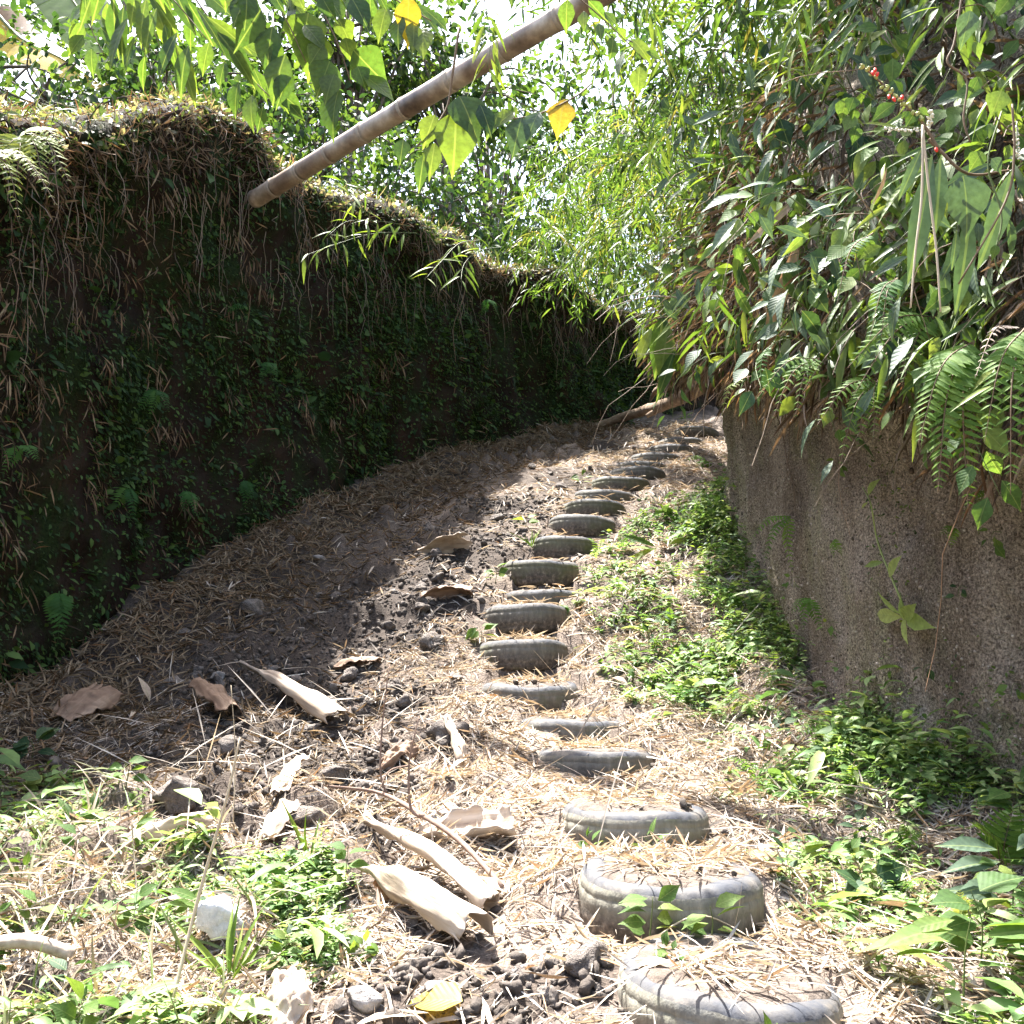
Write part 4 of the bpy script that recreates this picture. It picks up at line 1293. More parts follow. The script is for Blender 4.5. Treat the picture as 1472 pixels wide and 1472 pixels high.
# inner filling of the thicket: brown dead leaves, then green leaves of several shapes
p, nn, u, v = sheet_scatter(RS, 26000, UR0, UR1, vr(83.5), vr(95))
dead = [hang(p, unit(nn + np.array([0, 0, 0.1])), T_LIT, rs.uniform(0.08, 0.28, len(p)), 0.5, 0.8, 0.55, 0.22, wid=rs.uniform(0.35, 0.9, len(p)))]
stuff('dead_thatch', dead, M_THATCH, 'dead brown leaves hanging inside the thicket on the right bank')
p, nn, u, v = sheet_scatter(RS, 18000, UR0, UR1, vr(84), vr(97), lambda u, v, p: np.clip(0.45 + 1.1 * fbm(p, 1.5, 2, 150), 0.03, 1))
und = [hang(p, nn, T_OV, rs.uniform(0.05, 0.13, len(p)), 0.7, 0.6, 0.7, 0.34)]
p, nn, u, v = sheet_scatter(RS, 9500, UR0, UR1, vr(85), vr(97), lambda u, v, p: np.clip(0.35 + 1.2 * fbm(p, 1.3, 2, 156), 0.02, 1))
und.append(hang(p, nn, T_BAM, rs.uniform(0.12, 0.26, len(p)), 0.6, 0.8, 0.55, 0.40))
stuff('undergrowth', und, M_UNDER, 'dense green thicket of small leaves on the right bank')


# ------------------------------------------------------------------ bamboo: arching culms with leafy branchlets
def sprays(line, n, rad, size, drop=0.5, t0=0.3, lo=6, hi=12, sag=0.8):
    """branchlets with alternate drooping leaves along a curve"""
    t = t0 + (1 - t0) * rs.uniform(size=n)
    idx = t * (len(line) - 1)
    i = np.minimum(idx.astype(int), len(line) - 2)
    c = line[i] + (line[i + 1] - line[i]) * (idx - i)[:, None]
    d = rdir(n) + DOWN * drop
    c = c + rdir(n) * rad * rs.uniform(size=(n, 1)) ** 0.7 + DOWN * rad * 0.3
    d = unit(d)
    m = rs.randint(lo, hi, n)
    ci = np.repeat(np.arange(n), m)
    k = np.concatenate([np.arange(q) for q in m])
    L_ = rs.uniform(0.25, 0.5, n)
    s = (k + 0.5) / m[ci]
    base = c[ci] + d[ci] * (s * L_[ci])[:, None] + DOWN * (0.18 * s * s)[:, None]
    side = np.cross(d[ci], np.array([0.1, 0.2, 1.0]))
    side = unit(side) * np.where(k % 2, 1, -1)[:, None]
    dl = unit(d[ci] * 0.9 + side * 0.55 + DOWN * 0.35 * sag + rdir(len(ci)) * 0.25)
    nz = unit(np.array([0, 0, 1.0]) + 0.5 * rdir(len(ci)))
    rn_ = np.clip(np.repeat(rs.uniform(0, 0.85, n), m) + rs.normal(size=len(ci)) * 0.12, 0, 1)
    return joined('', T_BAM, base, frames(dl, nz), rs.uniform(0.6, 1.25, len(ci)) * size, rn_)


def bamboo_clump(label, root, arcs, nspray, size, rad, group='bamboo clumps over the path', culm_r=0.02, drop=0.5):
    t = thing('bamboo', label, 'bamboo', root, group)
    parts = []
    tot = sum(np.linalg.norm(np.array(a[-1]) - np.array(a[0])) for a in arcs)
    for a in arcs:
        q = spline([root + Vector((random.uniform(-.2, .2), random.uniform(-.2, .2), 0))] + [Vector(b) for b in a], 26)
        v_, f_ = tube(q - np.array(root), np.linspace(culm_r, culm_r * 0.25, len(q)), 7)
        link('culm', tri_mesh('culm', v_, f_), M_GCULM, t)
        m = int(nspray * np.linalg.norm(np.array(a[-1]) - np.array(a[0])) / tot)
        parts.append(sprays(q, m, rad, size, drop))
    v_, f_, r_ = merge_parts(parts)
    o = link('foliage', tri_mesh('foliage', v_ - np.array(root), f_, r_), M_BAMBOO, t)
    o['kind'] = 'stuff'
    return t


bamboo_clump('feathery bamboo arching over the path head from the right bank', Vector((3.2, 10.6, 5.2)),
             [[(2.6, 10.4, 6.8), (1.4, 10.2, 7.6), (0.2, 10.0, 6.9)], [(2.9, 11.2, 7.4), (1.8, 11.4, 8.6), (0.2, 11.4, 7.9)], [(2.3, 10.0, 6.4), (1.6, 9.6, 6.7), (1.0, 9.4, 6.0)], [(2.9, 11.6, 7.8), (1.3, 12.4, 8.2), (-0.1, 12.6, 7.0)], [(2.4, 11.0, 6.6), (1.2, 11.2, 7.0), (0.5, 11.2, 6.4)]], 900, 0.16, 0.6)
bamboo_clump('bamboo hanging low beyond the end of the dark left bank', Vector((4.6, 14.6, 6.4)),
             [[(3.8, 14.4, 8.6), (2.3, 14.0, 8.8), (1.1, 13.6, 7.4)], [(4.0, 15.0, 9.6), (1.8, 15.4, 10.2), (-0.2, 15.4, 8.6)], [(4.4, 14.0, 8.0), (3.4, 13.4, 7.6), (2.4, 13.0, 6.7)], [(3.6, 14.8, 9.4), (1.6, 14.6, 9.6), (0.2, 14.4, 7.9)]], 800, 0.18, 0.7)
bamboo_clump('tall bamboo rising from the right bank above the bare face', Vector((2.9, 6.6, 5.4)),
             [[(2.3, 6.8, 7.0), (1.2, 7.2, 7.9), (0.2, 7.6, 7.3)], [(2.4, 6.2, 7.2), (1.5, 5.8, 8.2), (0.7, 5.6, 8.0)], [(2.2, 7.6, 6.7), (1.6, 8.2, 7.2), (1.0, 8.6, 6.3)], [(2.6, 7.2, 7.8), (1.8, 8.2, 9.0), (0.9, 8.8, 8.6)]], 700, 0.16, 0.55)
bamboo_clump('near bamboo with long blades hanging at the upper right corner', Vector((3.3, 4.6, 5.2)),
             [[(2.7, 4.6, 6.2), (2.0, 4.5, 6.3), (1.5, 4.4, 5.3)], [(3.0, 4.0, 6.3), (2.2, 3.7, 6.2), (1.9, 3.7, 4.9)], [(2.7, 5.2, 6.6), (1.9, 5.7, 6.6), (1.3, 5.9, 5.6)]], 260, 0.2, 0.42)
bamboo_clump('high bamboo crown shading the right bank from above', Vector((3.6, 8.2, 5.8)),
             [[(2.8, 8.2, 8.4), (1.4, 7.8, 9.4), (0.2, 7.0, 9.4)], [(3.0, 7.4, 8.8), (1.8, 6.2, 9.8), (0.8, 5.4, 9.6)], [(3.2, 8.6, 9.0), (2.4, 9.4, 10.2), (1.2, 9.8, 10.0)]], 620, 0.18, 0.75)
print('bamboo done')


# ------------------------------------------------------------------ trees and shrubs on the ground behind the left bank
def crown_tree(name, label, cat, root, height, blobs, nleaf, size, mat, group, trunk_r=0.06, tmpl=T_OV, bark=M_BARK, limbs=6, down=0.45):
    t = thing(name, label, cat, root, group)
    rt = np.array(root)
    top = np.array(blobs[0][0])
    q = spline([rt, rt * 0.5 + top * 0.5 + np.array([0.12, 0.05, 0]), top], 12)
    v_, f_ = tube(q - rt, np.linspace(trunk_r, trunk_r * 0.35, 12), 8, rough=0.06)
    link('trunk', tri_mesh('trunk', v_, f_), bark, t)
    P_, D_ = [], []
    for (c, r_) in blobs:
        c = np.array(c)
        m = int(nleaf * r_ ** 2 / sum(b[1] ** 2 for b in blobs))
        # leaves sit along little twigs inside the crown so that gaps stay open
        k = max(3, m // 9)
        d = rdir(k)
        tw = c + d * r_ * rs.uniform(0.25, 1.0, (k, 1)) ** 0.6 * np.array([1, 1, 0.8])
        ti = rs.randint(0, k, m)
        P_.append(tw[ti] + rs.normal(size=(m, 3)) * 0.10 * (0.5 + r_ * 0.5))
        D_.append(unit(d[ti] * 0.7 + DOWN * down + rdir(m) * 0.7))
        for _ in range(limbs):
            e = c + rdir(1)[0] * r_ * 0.8
            q2 = spline([q[rs.randint(4, 11)], (q[-2] + e) * 0.5 + rs.normal(size=3) * 0.08, e], 8)
            v_, f_ = tube(q2 - rt, np.linspace(trunk_r * 0.4, 0.006, 8), 5)
            link('branch', tri_mesh('branch', v_, f_), bark, t)
    P_, D_ = np.concatenate(P_), np.concatenate(D_)
    n = len(P_)
    v_, f_, r_ = joined('', tmpl, P_ - rt, frames(D_, unit(np.array([0, 0, 1.0]) + 0.8 * rdir(n))), rs.uniform(0.6, 1.3, n) * size, rs.uniform(size=n))
    o = link('crown', tri_mesh('crown', v_, f_, r_), mat, t)
    o['kind'] = 'stuff'
    return t


SH = 'shrubs and small trees behind the left bank'
for lab, px, d, hpx, rad_, nl, sz in (
        ('small leaved shrub on the crest at the upper left corner', 60, 8.4, 110, 0.6, 900, 0.10),
        ('bushy shrub with dark stem behind the grassy crest', 215, 9.0, 90, 0.7, 1300, 0.11),
        ('dense shrub between the crest hump and the bamboo pole tip', 330, 10.2, 130, 0.8, 1300, 0.11),
        ('light shrub behind the pole where the crest dips', 450, 11.0, 190, 0.8, 1200, 0.11),
        ('loose shrub on the bank under the middle of the pole', 545, 12.4, 240, 0.8, 1100, 0.11),
        ('pale green shrub on the crest in the middle of the picture', 640, 13.4, 280, 0.8, 1200, 0.11),
        ('low shrub on the far crest below the bamboo', 760, 15.4, 330, 0.9, 1300, 0.12),
        ('shrub at the far end of the left bank', 860, 17.0, 380, 0.9, 1300, 0.12)):
    c = P(px, hpx, d)
    g0 = crest_left(d - 1.5) + 0.25
    crown_tree('shrub', lab, 'shrub', (c.x, d, g0), 1.5, [((c.x, d, c.z), rad_), ((c.x - 0.6, d + 0.3, c.z - 0.35), rad_ * 0.8), ((c.x + 0.6, d - 0.2, c.z - 0.3), rad_ * 0.8), ((c.x + 0.1, d, c.z - 0.75), rad_ * 0.8)], nl, sz, M_CROWN, SH, 0.035)
TG = 'trees far behind the left bank'
for lab, px, d, py, rad_, nl, sz in (
        ('tall leafy tree behind the banana at the upper left', -60, 13.0, 20, 1.5, 1800, 0.16),
        ('broad tree behind the shrubs left of the pole', 180, 15.0, -20, 1.7, 2200, 0.17),
        ('tree standing behind the pole with sky on its right', 400, 16.0, 60, 1.5, 2000, 0.17),
        ('leafy tree closing the sky gap at the top behind the pole', 500, 15.0, -10, 1.25, 2000, 0.17),
        ('slim tree behind the upper half of the pole', 640, 16.0, 60, 1.2, 1700, 0.17),
        ('far tree showing through the bamboo in the middle', 700, 20.0, 200, 1.8, 2200, 0.2),
        ('dark far tree beyond the end of the trench', 880, 21.0, 120, 2.2, 2600, 0.2),
        ('tree filling the gap above the far right thicket', 1040, 19.0, 60, 2.2, 2400, 0.2)):
    c = P(px, py, d)
    crown_tree('tree', lab, 'tree', (c.x, d, 6.2), 4, [((c.x, d, c.z), rad_), ((c.x - rad_ * 0.8, d, c.z - 0.9), rad_ * 0.8), ((c.x + rad_ * 0.8, d + 0.4, c.z - 0.8), rad_ * 0.8), ((c.x, d + 0.4, c.z - rad_ * 1.2), rad_ * 0.9)], nl, sz, M_CROWN, TG, 0.10)
print('shrubs done')


# ------------------------------------------------------------------ sight-line placement on the two banks
def project(pts):
    x, y, z = pts[:, 0] - CAM.x, pts[:, 1] - CAM.y, pts[:, 2] - CAM.z
    dep = y * CP + z * SP
    up = -y * SP + z * CP
    with np.errstate(divide='ignore', invalid='ignore'):
        return 736 + FPX * x / dep, 736 - FPX * up / dep, dep


def picker(S, rows, ymax):
    q = S.P[:, :rows].reshape(-1, 3)
    nn_ = S.N[:, :rows].reshape(-1, 3)
    sx_, sy_, dp = project(q)
    front = (dp > 0.5) & ((nn_ * (q - np.array(CAM))).sum(1) < 0) & (q[:, 1] < ymax)

    def pick(px, py, lift=0.0):
        d2 = (sx_ - px) ** 2 + (sy_ - py) ** 2
        d2[~front] = 1e12
        near = np.nonzero(d2 < max(1100.0, d2.min() * 1.5))[0]
        i = near[np.argmin(dp[near] + d2[near] * 4e-4)]
        n = nn_[i]
        p0 = P(px, py, float(q[i, 1]))
        v = (p0 - CAM).normalized()
        n_ = Vector(tuple(n))
        return p0 - v * (lift / max(0.3, -v.dot(n_))), n_
    return pick


WL = picker(LS, 96, 16.0)
WR = picker(RS, 98, 10.8)
UP = Vector((0, 0, 1))


def rv(s=1.0):
    return Vector((random.gauss(0, s), random.gauss(0, s), random.gauss(0, s)))


# ------------------------------------------------------------------ ferns
def frond(parent, base, tip, width, pairs, kind, sag=0.12, sub=False, nrm=None, mat=M_STEMB):
    base, tip = Vector(base), Vector(tip)
    ax = tip - base
    Ln = ax.length
    nrm = Vector(nrm) if nrm is not None else Vector((0, -1, 0.3))
    nrm = (nrm - ax.normalized() * nrm.dot(ax.normalized())).normalized()
    mid = base + ax * 0.5 + nrm * sag * Ln + UP * sag * Ln * 0.6
    q = spline([base, mid, tip], 2 * pairs + 2)
    t = unit(np.gradient(q, axis=0))
    side = unit(np.cross(t, np.array(nrm)))
    loc0 = np.array(parent.location)
    r0 = 0.0035 * max(0.6, Ln / 0.5)
    rv_, rf_ = tube(q - loc0, np.linspace(r0, r0 * 0.25, len(q)), 5)
    s = np.linspace(0.10, 0.97, pairs)
    prof = np.clip(np.minimum(1.0, (s + 0.12) / 0.42), 0, 1) * (1 - s) ** 0.55 * 1.12
    if sub:
        fo = link('frond', tri_mesh('frond', rv_, rf_), mat, parent)
    Vs, Ts, off = [rv_], [rf_], len(rv_)
    for k in range(pairs):
        i = min(len(q) - 1, int(s[k] * (len(q) - 1)))
        for sg in (-1, 1):
            d = side[i] * sg + t[i] * 0.42 - np.array([0, 0, 0.12]) + rs.normal(size=3) * 0.06
            n = np.array(nrm) + rs.normal(size=3) * 0.12
            Lp = width * 0.5 * prof[k] * rs.uniform(0.9, 1.08)
            if sub:
                o = bpy.data.objects.new('leaflet', random.choice(L_PINNA[kind.name]))
                COL.objects.link(o)
                o.parent = fo
                M = Matrix(frames(d[None], n[None])[0].tolist()).to_4x4() @ Matrix.Diagonal((Lp * 0.85, Lp, Lp, 1))
                M.translation = Vector(q[i] - loc0)
                o.matrix_local = M
            else:
                v_, f_, _ = joined('', T_PIN, q[i][None], frames(d[None], n[None]), np.array([Lp]), np.array([0.5]))
                Vs.append(v_ - loc0)
                Ts.append(f_ + off)
                off += len(v_)
    if not sub:
        fo = link('frond', tri_mesh('frond', np.concatenate(Vs), np.concatenate(Ts)), kind, parent)
    return fo


T_PIN = leaf_tmpl([0.13, 0.13, 0.08], 0.25, 0.22)


def fern(label, base, fronds, kind, group=None, sub=False, pairs=14, name='fern', nrm=None):
    t = thing(name, label, 'fern', tuple(base), group)
    for (tip, w) in fronds:
        frond(t, base, tip, w, pairs, kind, 0.12, sub, nrm)
    return t


def fern_px(label, pick, b, tips, width_px, kind, group=None, sub=False, pairs=14, lift=0.06, tl=0.14):
    if group == FR and b[1] < 650:
        lift, tl = lift + 0.30, tl + 0.24
    base, n = pick(b[0], b[1], lift)
    fr = []
    for (tx, ty) in tips:
        d = base.y - 0.02
        tip = P(tx, ty, d - tl * 0.25) + rv(0.015)
        fr.append((tip, width_px / FPX * d))
    return fern(label, base, fr, kind, group, sub, pairs, nrm=(n.x * 0.6, n.y * 0.6 - 0.5, 0.35))


FR = 'ferns rooted along the lip and face of the right bank'
fern_px('largest fern at right edge, two long drooping fronds below the lip', WR, (1400, 490), [(1348, 705), (1392, 735), (1318, 640)], 92, M_FERN, FR, True, 28, 0.10, 0.22)
fern_px('fern at the right edge with fronds hanging straight down', WR, (1475, 470), [(1440, 705), (1490, 700), (1422, 640)], 78, M_FERN, FR, True, 20, 0.10, 0.22)
fern_px('bright fern with narrow fronds hanging in the middle of the lip', WR, (1262, 545), [(1205, 655), (1232, 645), (1180, 610), (1260, 630)], 48, M_FERN, FR, True, 15, 0.08, 0.16)
fern_px('fern with fronds spreading left above the bare face', WR, (1345, 455), [(1235, 575), (1290, 570), (1215, 520)], 62, M_FERN, FR, True, 17, 0.10, 0.22)
fern_px('feathery fern with pale tips near the corner of the bare face', WR, (1178, 515), [(1108, 610), (1090, 575), (1150, 600)], 40, M_FERN, FR, True, 13, 0.08, 0.15)
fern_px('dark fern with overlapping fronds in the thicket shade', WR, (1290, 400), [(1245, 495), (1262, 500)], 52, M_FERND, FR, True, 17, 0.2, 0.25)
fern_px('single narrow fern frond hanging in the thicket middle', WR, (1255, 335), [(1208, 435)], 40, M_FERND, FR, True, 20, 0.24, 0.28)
fern_px('dark blue fern at the corner of the bare face', WR, (1105, 500), [(1092, 575)], 32, M_FERND, FR, False, 12, 0.10, 0.14)
fern_px('withered pale fern frond at the corner of the bare face', WR, (1068, 545), [(1040, 600)], 26, M_FERNY, FR, False, 10, 0.10, 0.12)
fern_px('dry tan fern frond hanging over the largest fern', WR, (1462, 470), [(1395, 552)], 34, M_DRYLEAF, FR, False, 14, 0.18, 0.28)
fern_px('small drooping fern with three fronds on the bare face', WR, (1136, 742), [(1083, 778), (1095, 812), (1140, 815)], 30, M_FERN, FR, False, 13, 0.02, 0.12)
fern_px('tiny fern sprig on the bare face below the largest fern', WR, (1375, 760), [(1345, 768), (1365, 790)], 24, M_FERN, FR, False, 9, 0.02, 0.06)
fern_px('narrow fern hanging under the largest fern, bare soil behind', WR, (1415, 705), [(1405, 768), (1378, 745)], 22, M_FERN, FR, False, 12, 0.04, 0.08)
fern_px('little fern in the centre of the bare face beside the corner stain', WR, (1200, 775), [(1195, 805), (1212, 800)], 18, M_FERN, FR, False, 9, 0.02, 0.05)
fern_px('fern tuft at the foot of the bare face', WR, (1165, 860), [(1135, 890), (1180, 905), (1150, 905)], 30, M_FERN, FR, False, 10, 0.02, 0.12)
FB = 'ferns in the weeds at the foot of the right bank'
for lab, b, tips, w, k, pr in (
        ('lacy fern with level fronds against the foot of the bare face', (1200, 1060), [(1142, 1062), (1158, 1085), (1225, 1040), (1190, 1090)], 44, M_FERN, 11),
        ('fern with broad rounded leaflets in front of the bare face', (1345, 1105), [(1405, 1175), (1390, 1145), (1330, 1080)], 70, M_FERN, 10),
        ('big pale fern with long leaflets at the right edge', (1440, 1260), [(1395, 1195), (1450, 1165), (1480, 1195)], 90, M_FERN, 11),
        ('small bright fern among weeds left of the bare face', (1120, 975), [(1085, 985), (1100, 1010), (1135, 1000)], 30, M_FERN, 9),
        ('yellow green fern in the upper weeds beside the stairs', (1018, 668), [(985, 665), (1000, 680), (1030, 690)], 30, M_FERN, 9),
        ('pale fern near the corner foot', (1055, 870), [(1025, 860), (1030, 885), (1075, 880)], 30, M_FERN, 9),
        ('yellowish upright fern frond in the bottom right weeds', (1380, 1345), [(1372, 1285), (1390, 1300)], 36, M_FERNY, 12),
        ('bright feathery fern in the weeds below the bare face', (1300, 1235), [(1275, 1195), (1320, 1200), (1290, 1180)], 34, M_FERN, 10)):
    g = G(b[0], b[1], 0.04)
    fern(lab, g, [(P(tx, ty, g.y + random.uniform(-0.06, 0.06)) + Vector((0, -0.04, 0.02)), w / FPX * g.y) for tx, ty in tips], k, FB, w > 40, pr, nrm=(0, -0.5, 0.8))
FL = 'ferns on the left bank'
fern_px('sunlit yellow green fern at the top of the left bank by the picture edge', WL, (30, 195), [(-10, 245), (90, 215), (65, 275), (98, 265), (15, 285)], 60, M_FERNY, FL, True, 15, 0.42, 0.6)
fern_px('second sunlit fern just below, its fronds reaching right', WL, (-15, 225), [(62, 262), (85, 300), (35, 310)], 52, M_FERNY, FL, True, 13, 0.42, 0.6)
for lab, b, tips, w in (('bright broad fern low on the dark left bank', (85, 850), [(82, 925), (98, 905), (70, 900)], 44), ('little fern in the middle of the dark bank with a pale frond', (268, 705), [(262, 740), (280, 735)], 28),
                        ('fern frond standing out level on the dark bank', (325, 448), [(358, 446)], 18), ('pale fern frond under the crest hump, pointing right', (205, 332), [(248, 325)], 14),
                        ('white lit frond near the top of the bank', (160, 310), [(200, 294)], 14), ('dim fern on the dark bank right of the bright broad one', (185, 700), [(160, 740), (190, 745)], 30),
                        ('dim hanging fern on the bank near the shadow foot', (350, 690), [(352, 728), (368, 720)], 26), ('small fern above the straw drift', (320, 800), [(335, 830), (310, 825)], 26),
                        ('dark fern with three fronds on the bank face', (225, 560), [(200, 590), (245, 590), (222, 600)], 26), ('fern near the left picture edge halfway up the bank', (30, 640), [(10, 680), (55, 670)], 34),
                        ('small green fern beyond the middle of the bank', (385, 520), [(372, 548), (400, 545)], 22), ('fern tuft under the bamboo sprays', (700, 430), [(690, 452), (712, 450)], 20)):
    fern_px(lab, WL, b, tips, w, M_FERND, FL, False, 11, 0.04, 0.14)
print('ferns done')


# ------------------------------------------------------------------ leafy plants whose leaves one can tell apart
def leafy(name, label, cat, pts, leafset, n, size, group=None, hang_=0.8, spread=0.7, stem=M_STEM, stem_r=0.004, t0=0.15, face=(0, -0.7, 0.6), wid=1.0, vary=0.35, pet=0.06):
    pts = [Vector(p) for p in pts]
    t = thing(name, label, cat, tuple(pts[0]), group)
    q = spline(pts, 14)
    v_, f_ = tube(q - np.array(pts[0]), np.linspace(stem_r, stem_r * 0.4, 14), 5)
    link('stem', tri_mesh('stem', v_, f_), stem, t)
    for k in range(n):
        s = t0 + (1 - t0) * (k + 0.5) / n
        i = min(12, int(s * 13))
        c = Vector(q[i]) + (Vector(q[i + 1]) - Vector(q[i])) * (s * 13 - i)
        ax = (Vector(q[i + 1]) - Vector(q[i])).normalized()
        sd_ = ax.cross(Vector((0.1, -1, 0.25))).normalized() * (1 if k % 2 else -1)
        d = (ax * 0.35 + sd_ * spread + Vector((0, 0, -hang_)) + rv(0.22)).normalized()
        n_ = Vector(face) + rv(0.35)
        b = c + (d + sd_).normalized() * pet * size / 0.15
        leaf(t, leafset, b, d, n_, size * random.uniform(1 - vary, 1 + vary), wid=wid * random.uniform(0.88, 1.1))
    return t


B, Y_, V_, D_K, BL = M_BROAD.name, M_YELLOW.name, M_VINE.name, M_DARKLEAF.name, M_BLUE.name
OH = 'leafy branches hanging over the trench from the upper left'
branches = [
    ('branch of narrow drooping leaves at the top, above the crest hump', [(60, -160, 5.0), (170, -70, 4.9), (240, -10, 4.8), (300, 60, 4.8)], L_LANCE[B], 16, 0.27, 1.0),
    ('branch with long pointed pale green leaves hanging beside the banana leaf', [(40, -140, 5.3), (140, -60, 5.2), (200, 0, 5.2), (235, 80, 5.2)], L_LANCE[B], 13, 0.26, 0.95),
    ('branch of broad backlit leaves left of the open sky patch', [(240, -180, 4.7), (330, -70, 4.7), (400, 10, 4.6), (440, 90, 4.6)], L_OVATE[B], 15, 0.22, 0.9),
    ('branch of broad leaves with insect holes next to the sky patch', [(330, -160, 4.8), (430, -40, 4.7), (480, 50, 4.6), (505, 120, 4.6)], L_HEART[B], 14, 0.20, 0.9),
    ('lower leafy branch reaching down to the crest left of the pole', [(240, -60, 5.3), (310, 40, 5.3), (360, 110, 5.3), (400, 150, 5.3)], L_OVATE[B], 10, 0.20, 0.85),
    ('high leafy branch along the top edge between hump and pole', [(200, -140, 4.4), (330, -50, 4.4), (440, -30, 4.4), (560, -30, 4.4)], L_OVATE[B], 13, 0.20, 0.8),
    ('branch of ovate leaves at the top left of the pole middle', [(420, -160, 4.6), (500, -60, 4.6), (570, 0, 4.6), (620, 30, 4.6)], L_OVATE[B], 12, 0.19, 0.8),
    ('leafy branch over the pole middle, just right of the open sky', [(560, -190, 5.4), (620, -110, 5.3), (680, -70, 5.3), (740, -40, 5.2)], L_OVATE[B], 12, 0.18, 0.8),
    ('branch of small leaves above the upper end of the pole', [(700, -120, 5.6), (800, -30, 5.6), (870, 30, 5.6), (930, 90, 5.6)], L_OVATE[B], 12, 0.15, 0.7),
    ('thin branch with small leaves above the banana leaf', [(90, -150, 6.0), (150, -40, 6.0), (130, 30, 6.0), (150, 80, 6.0)], L_OVATE[B], 12, 0.16, 0.5)]
for lab, pts, ls, n, sz, hg in branches:
    leafy('leafy_branch', lab, 'branch', [P(a, b, d * 0.66) for a, b, d in pts], ls, int(n * 1.35), sz * 0.66, OH, hg, 0.6, M_STEMB, 0.0045, 0.12, (0, -0.9, 0.25))
# big leaves hanging below the pole
t = thing('hanging_vine', 'vine of very large leaves hanging under the middle of the bamboo pole', 'vine', tuple(P(660, 40, 3.2)), OH)
tube_obj('stem', [P(660, 40, 3.2), P(650, 110, 3.2), P(640, 160, 3.2), P(600, 210, 3.2)], [0.005, 0.004, 0.003], M_STEMB, t, 5)
for (bx, by, tx, ty, ls, wd) in ((660, 138, 690, 190, L_HEART[D_K], 1.0), (655, 160, 656, 240, L_OVATE[B], 1.25), (625, 165, 610, 205, L_OVATE[B], 1.2), (625, 205, 618, 250, L_OVATE[B], 0.9), (610, 220, 602, 265, L_LANCE[B], 1.2), (690, 150, 708, 186, L_OVATE[D_K], 1.0), (580, 200, 575, 230, L_OVATE[B], 1.0)):
    a, b = P(bx, by, 3.2), P(tx, ty, 3.17)
    leaf(t, ls, a, b - a, Vector((0.1, -1, 0.25)) + rv(0.12), (b - a).length * 1.02, wid=wd)
t = thing('hanging_vine', 'vine with a spotted yellow leaf and drooping grey leaves right of the pole', 'vine', tuple(P(850, 120, 4.2)), OH)
tube_obj('stem', [P(850, 120, 4.2), P(825, 140, 4.1), P(770, 165, 4.1), P(700, 175, 4.1)], [0.005, 0.004, 0.003], M_STEMB, t, 5)
for (bx, by, tx, ty, ls, wd) in ((812, 142, 801, 186, L_OVATE[Y_], 1.2), (750, 168, 738, 212, L_OVATE[BL], 1.1), (775, 160, 755, 195, L_OVATE[BL], 1.0), (740, 160, 712, 176, L_OVATE[B], 1.0), (720, 160, 700, 190, L_LANCE[B], 1.2)):
    a, b = P(bx, by, 4.1), P(tx, ty, 4.06)
    leaf(t, ls, a, b - a, Vector((0.1, -1, 0.3)) + rv(0.15), (b - a).length * 1.05, wid=wd)
a, b = P(588, -8, 3.0), P(584, 58, 3.0)
t = thing('hanging_vine', 'single long yellow leaf hanging from the top edge by the pole', 'vine', tuple(a), OH)
tube_obj('stem', [a, P(590, -40, 3.0), P(600, -90, 3.05)], [0.004, 0.004], M_STEMB, t, 5)
leaf(t, L_OVATE[Y_], a, b - a, Vector((0, -1, 0.2)), (b - a).length, wid=0.95)

# banana plant behind the left crest
bn = thing('banana_plant', 'banana plant with one torn yellow leaf behind the fern', 'banana plant', (-6.6, 9.8, 5.2))
tube_obj('pseudostem', [(-6.6, 9.8, 5.0), (-6.5, 9.8, 6.2), (-6.3, 9.75, 7.2)], [0.13, 0.11, 0.07], M_GCULM, bn, 10)


def banana_leaf(pts, width, mats, seed, tear=0.5):
    q = spline([Vector(p) for p in pts], 40)
    t = unit(np.gradient(q, axis=0))
    sd_ = unit(np.cross(t, np.array([0.1, -0.9, 0.45])))
    loc0 = np.array(bn.location)
    v_, f_ = tube(q - loc0, np.linspace(0.03, 0.006, 40), 6)
    lf = link('leaf', tri_mesh('leaf', v_, f_), M_GCULM, bn)
    r = np.random.RandomState(seed)
    k = 4
    while k < 39:
        m = r.randint(2, 7)
        e = min(39, k + m)
        for sg in (-1, 1):
            ww = width * 0.5 * np.sin(np.clip(np.linspace(k, e, 5) / 39.0, 0.04, 0.97) * math.pi) ** 0.5
            c = np.array([np.array([np.interp(u, np.arange(40), q[:, a_]) for a_ in range(3)]) for u in np.linspace(k, e - (0.35 if tear > 0.3 else 0.0), 5)])
            s_ = sd_[k] * sg
            dr = r.uniform(0.15, 0.6) * tear
            rowsV = []
            for j, f in enumerate((0.03, 0.35, 0.7, 1.0)):
                rowsV.append(c + (s_ * f + np.array([0, 0, -1.0]) * f * f * dr + t[k] * 0.15 * f)[None] * ww[:, None])
            V = np.stack(rowsV, 1).reshape(-1, 3) - loc0
            link('blade', tri_mesh('blade', V, grid_tris(5, 4)), mats[r.randint(len(mats))], lf)
        k = e


banana_leaf([(-6.3, 9.75, 7.2), P(-60, -10, 9.4), P(30, 55, 9.2), P(90, 85, 9.0), P(150, 125, 8.9)], 0.5, [M_BANANAY, M_BANANAY, M_BANANAB], 3, 0.7)
banana_leaf([(-6.3, 9.75, 7.2), P(-40, -90, 10.2), P(60, -50, 10.2), P(130, 40, 10.0), P(155, 100, 9.9)], 0.8, [M_BANANA], 5, 0.2)
banana_leaf([(-6.3, 9.75, 7.2), P(-100, -120, 9.6), P(-30, -110, 9.4), P(20, -60, 9.2), P(40, 0, 9.2)], 0.5, [M_BANANA], 8, 0.5)
print('overhead done')


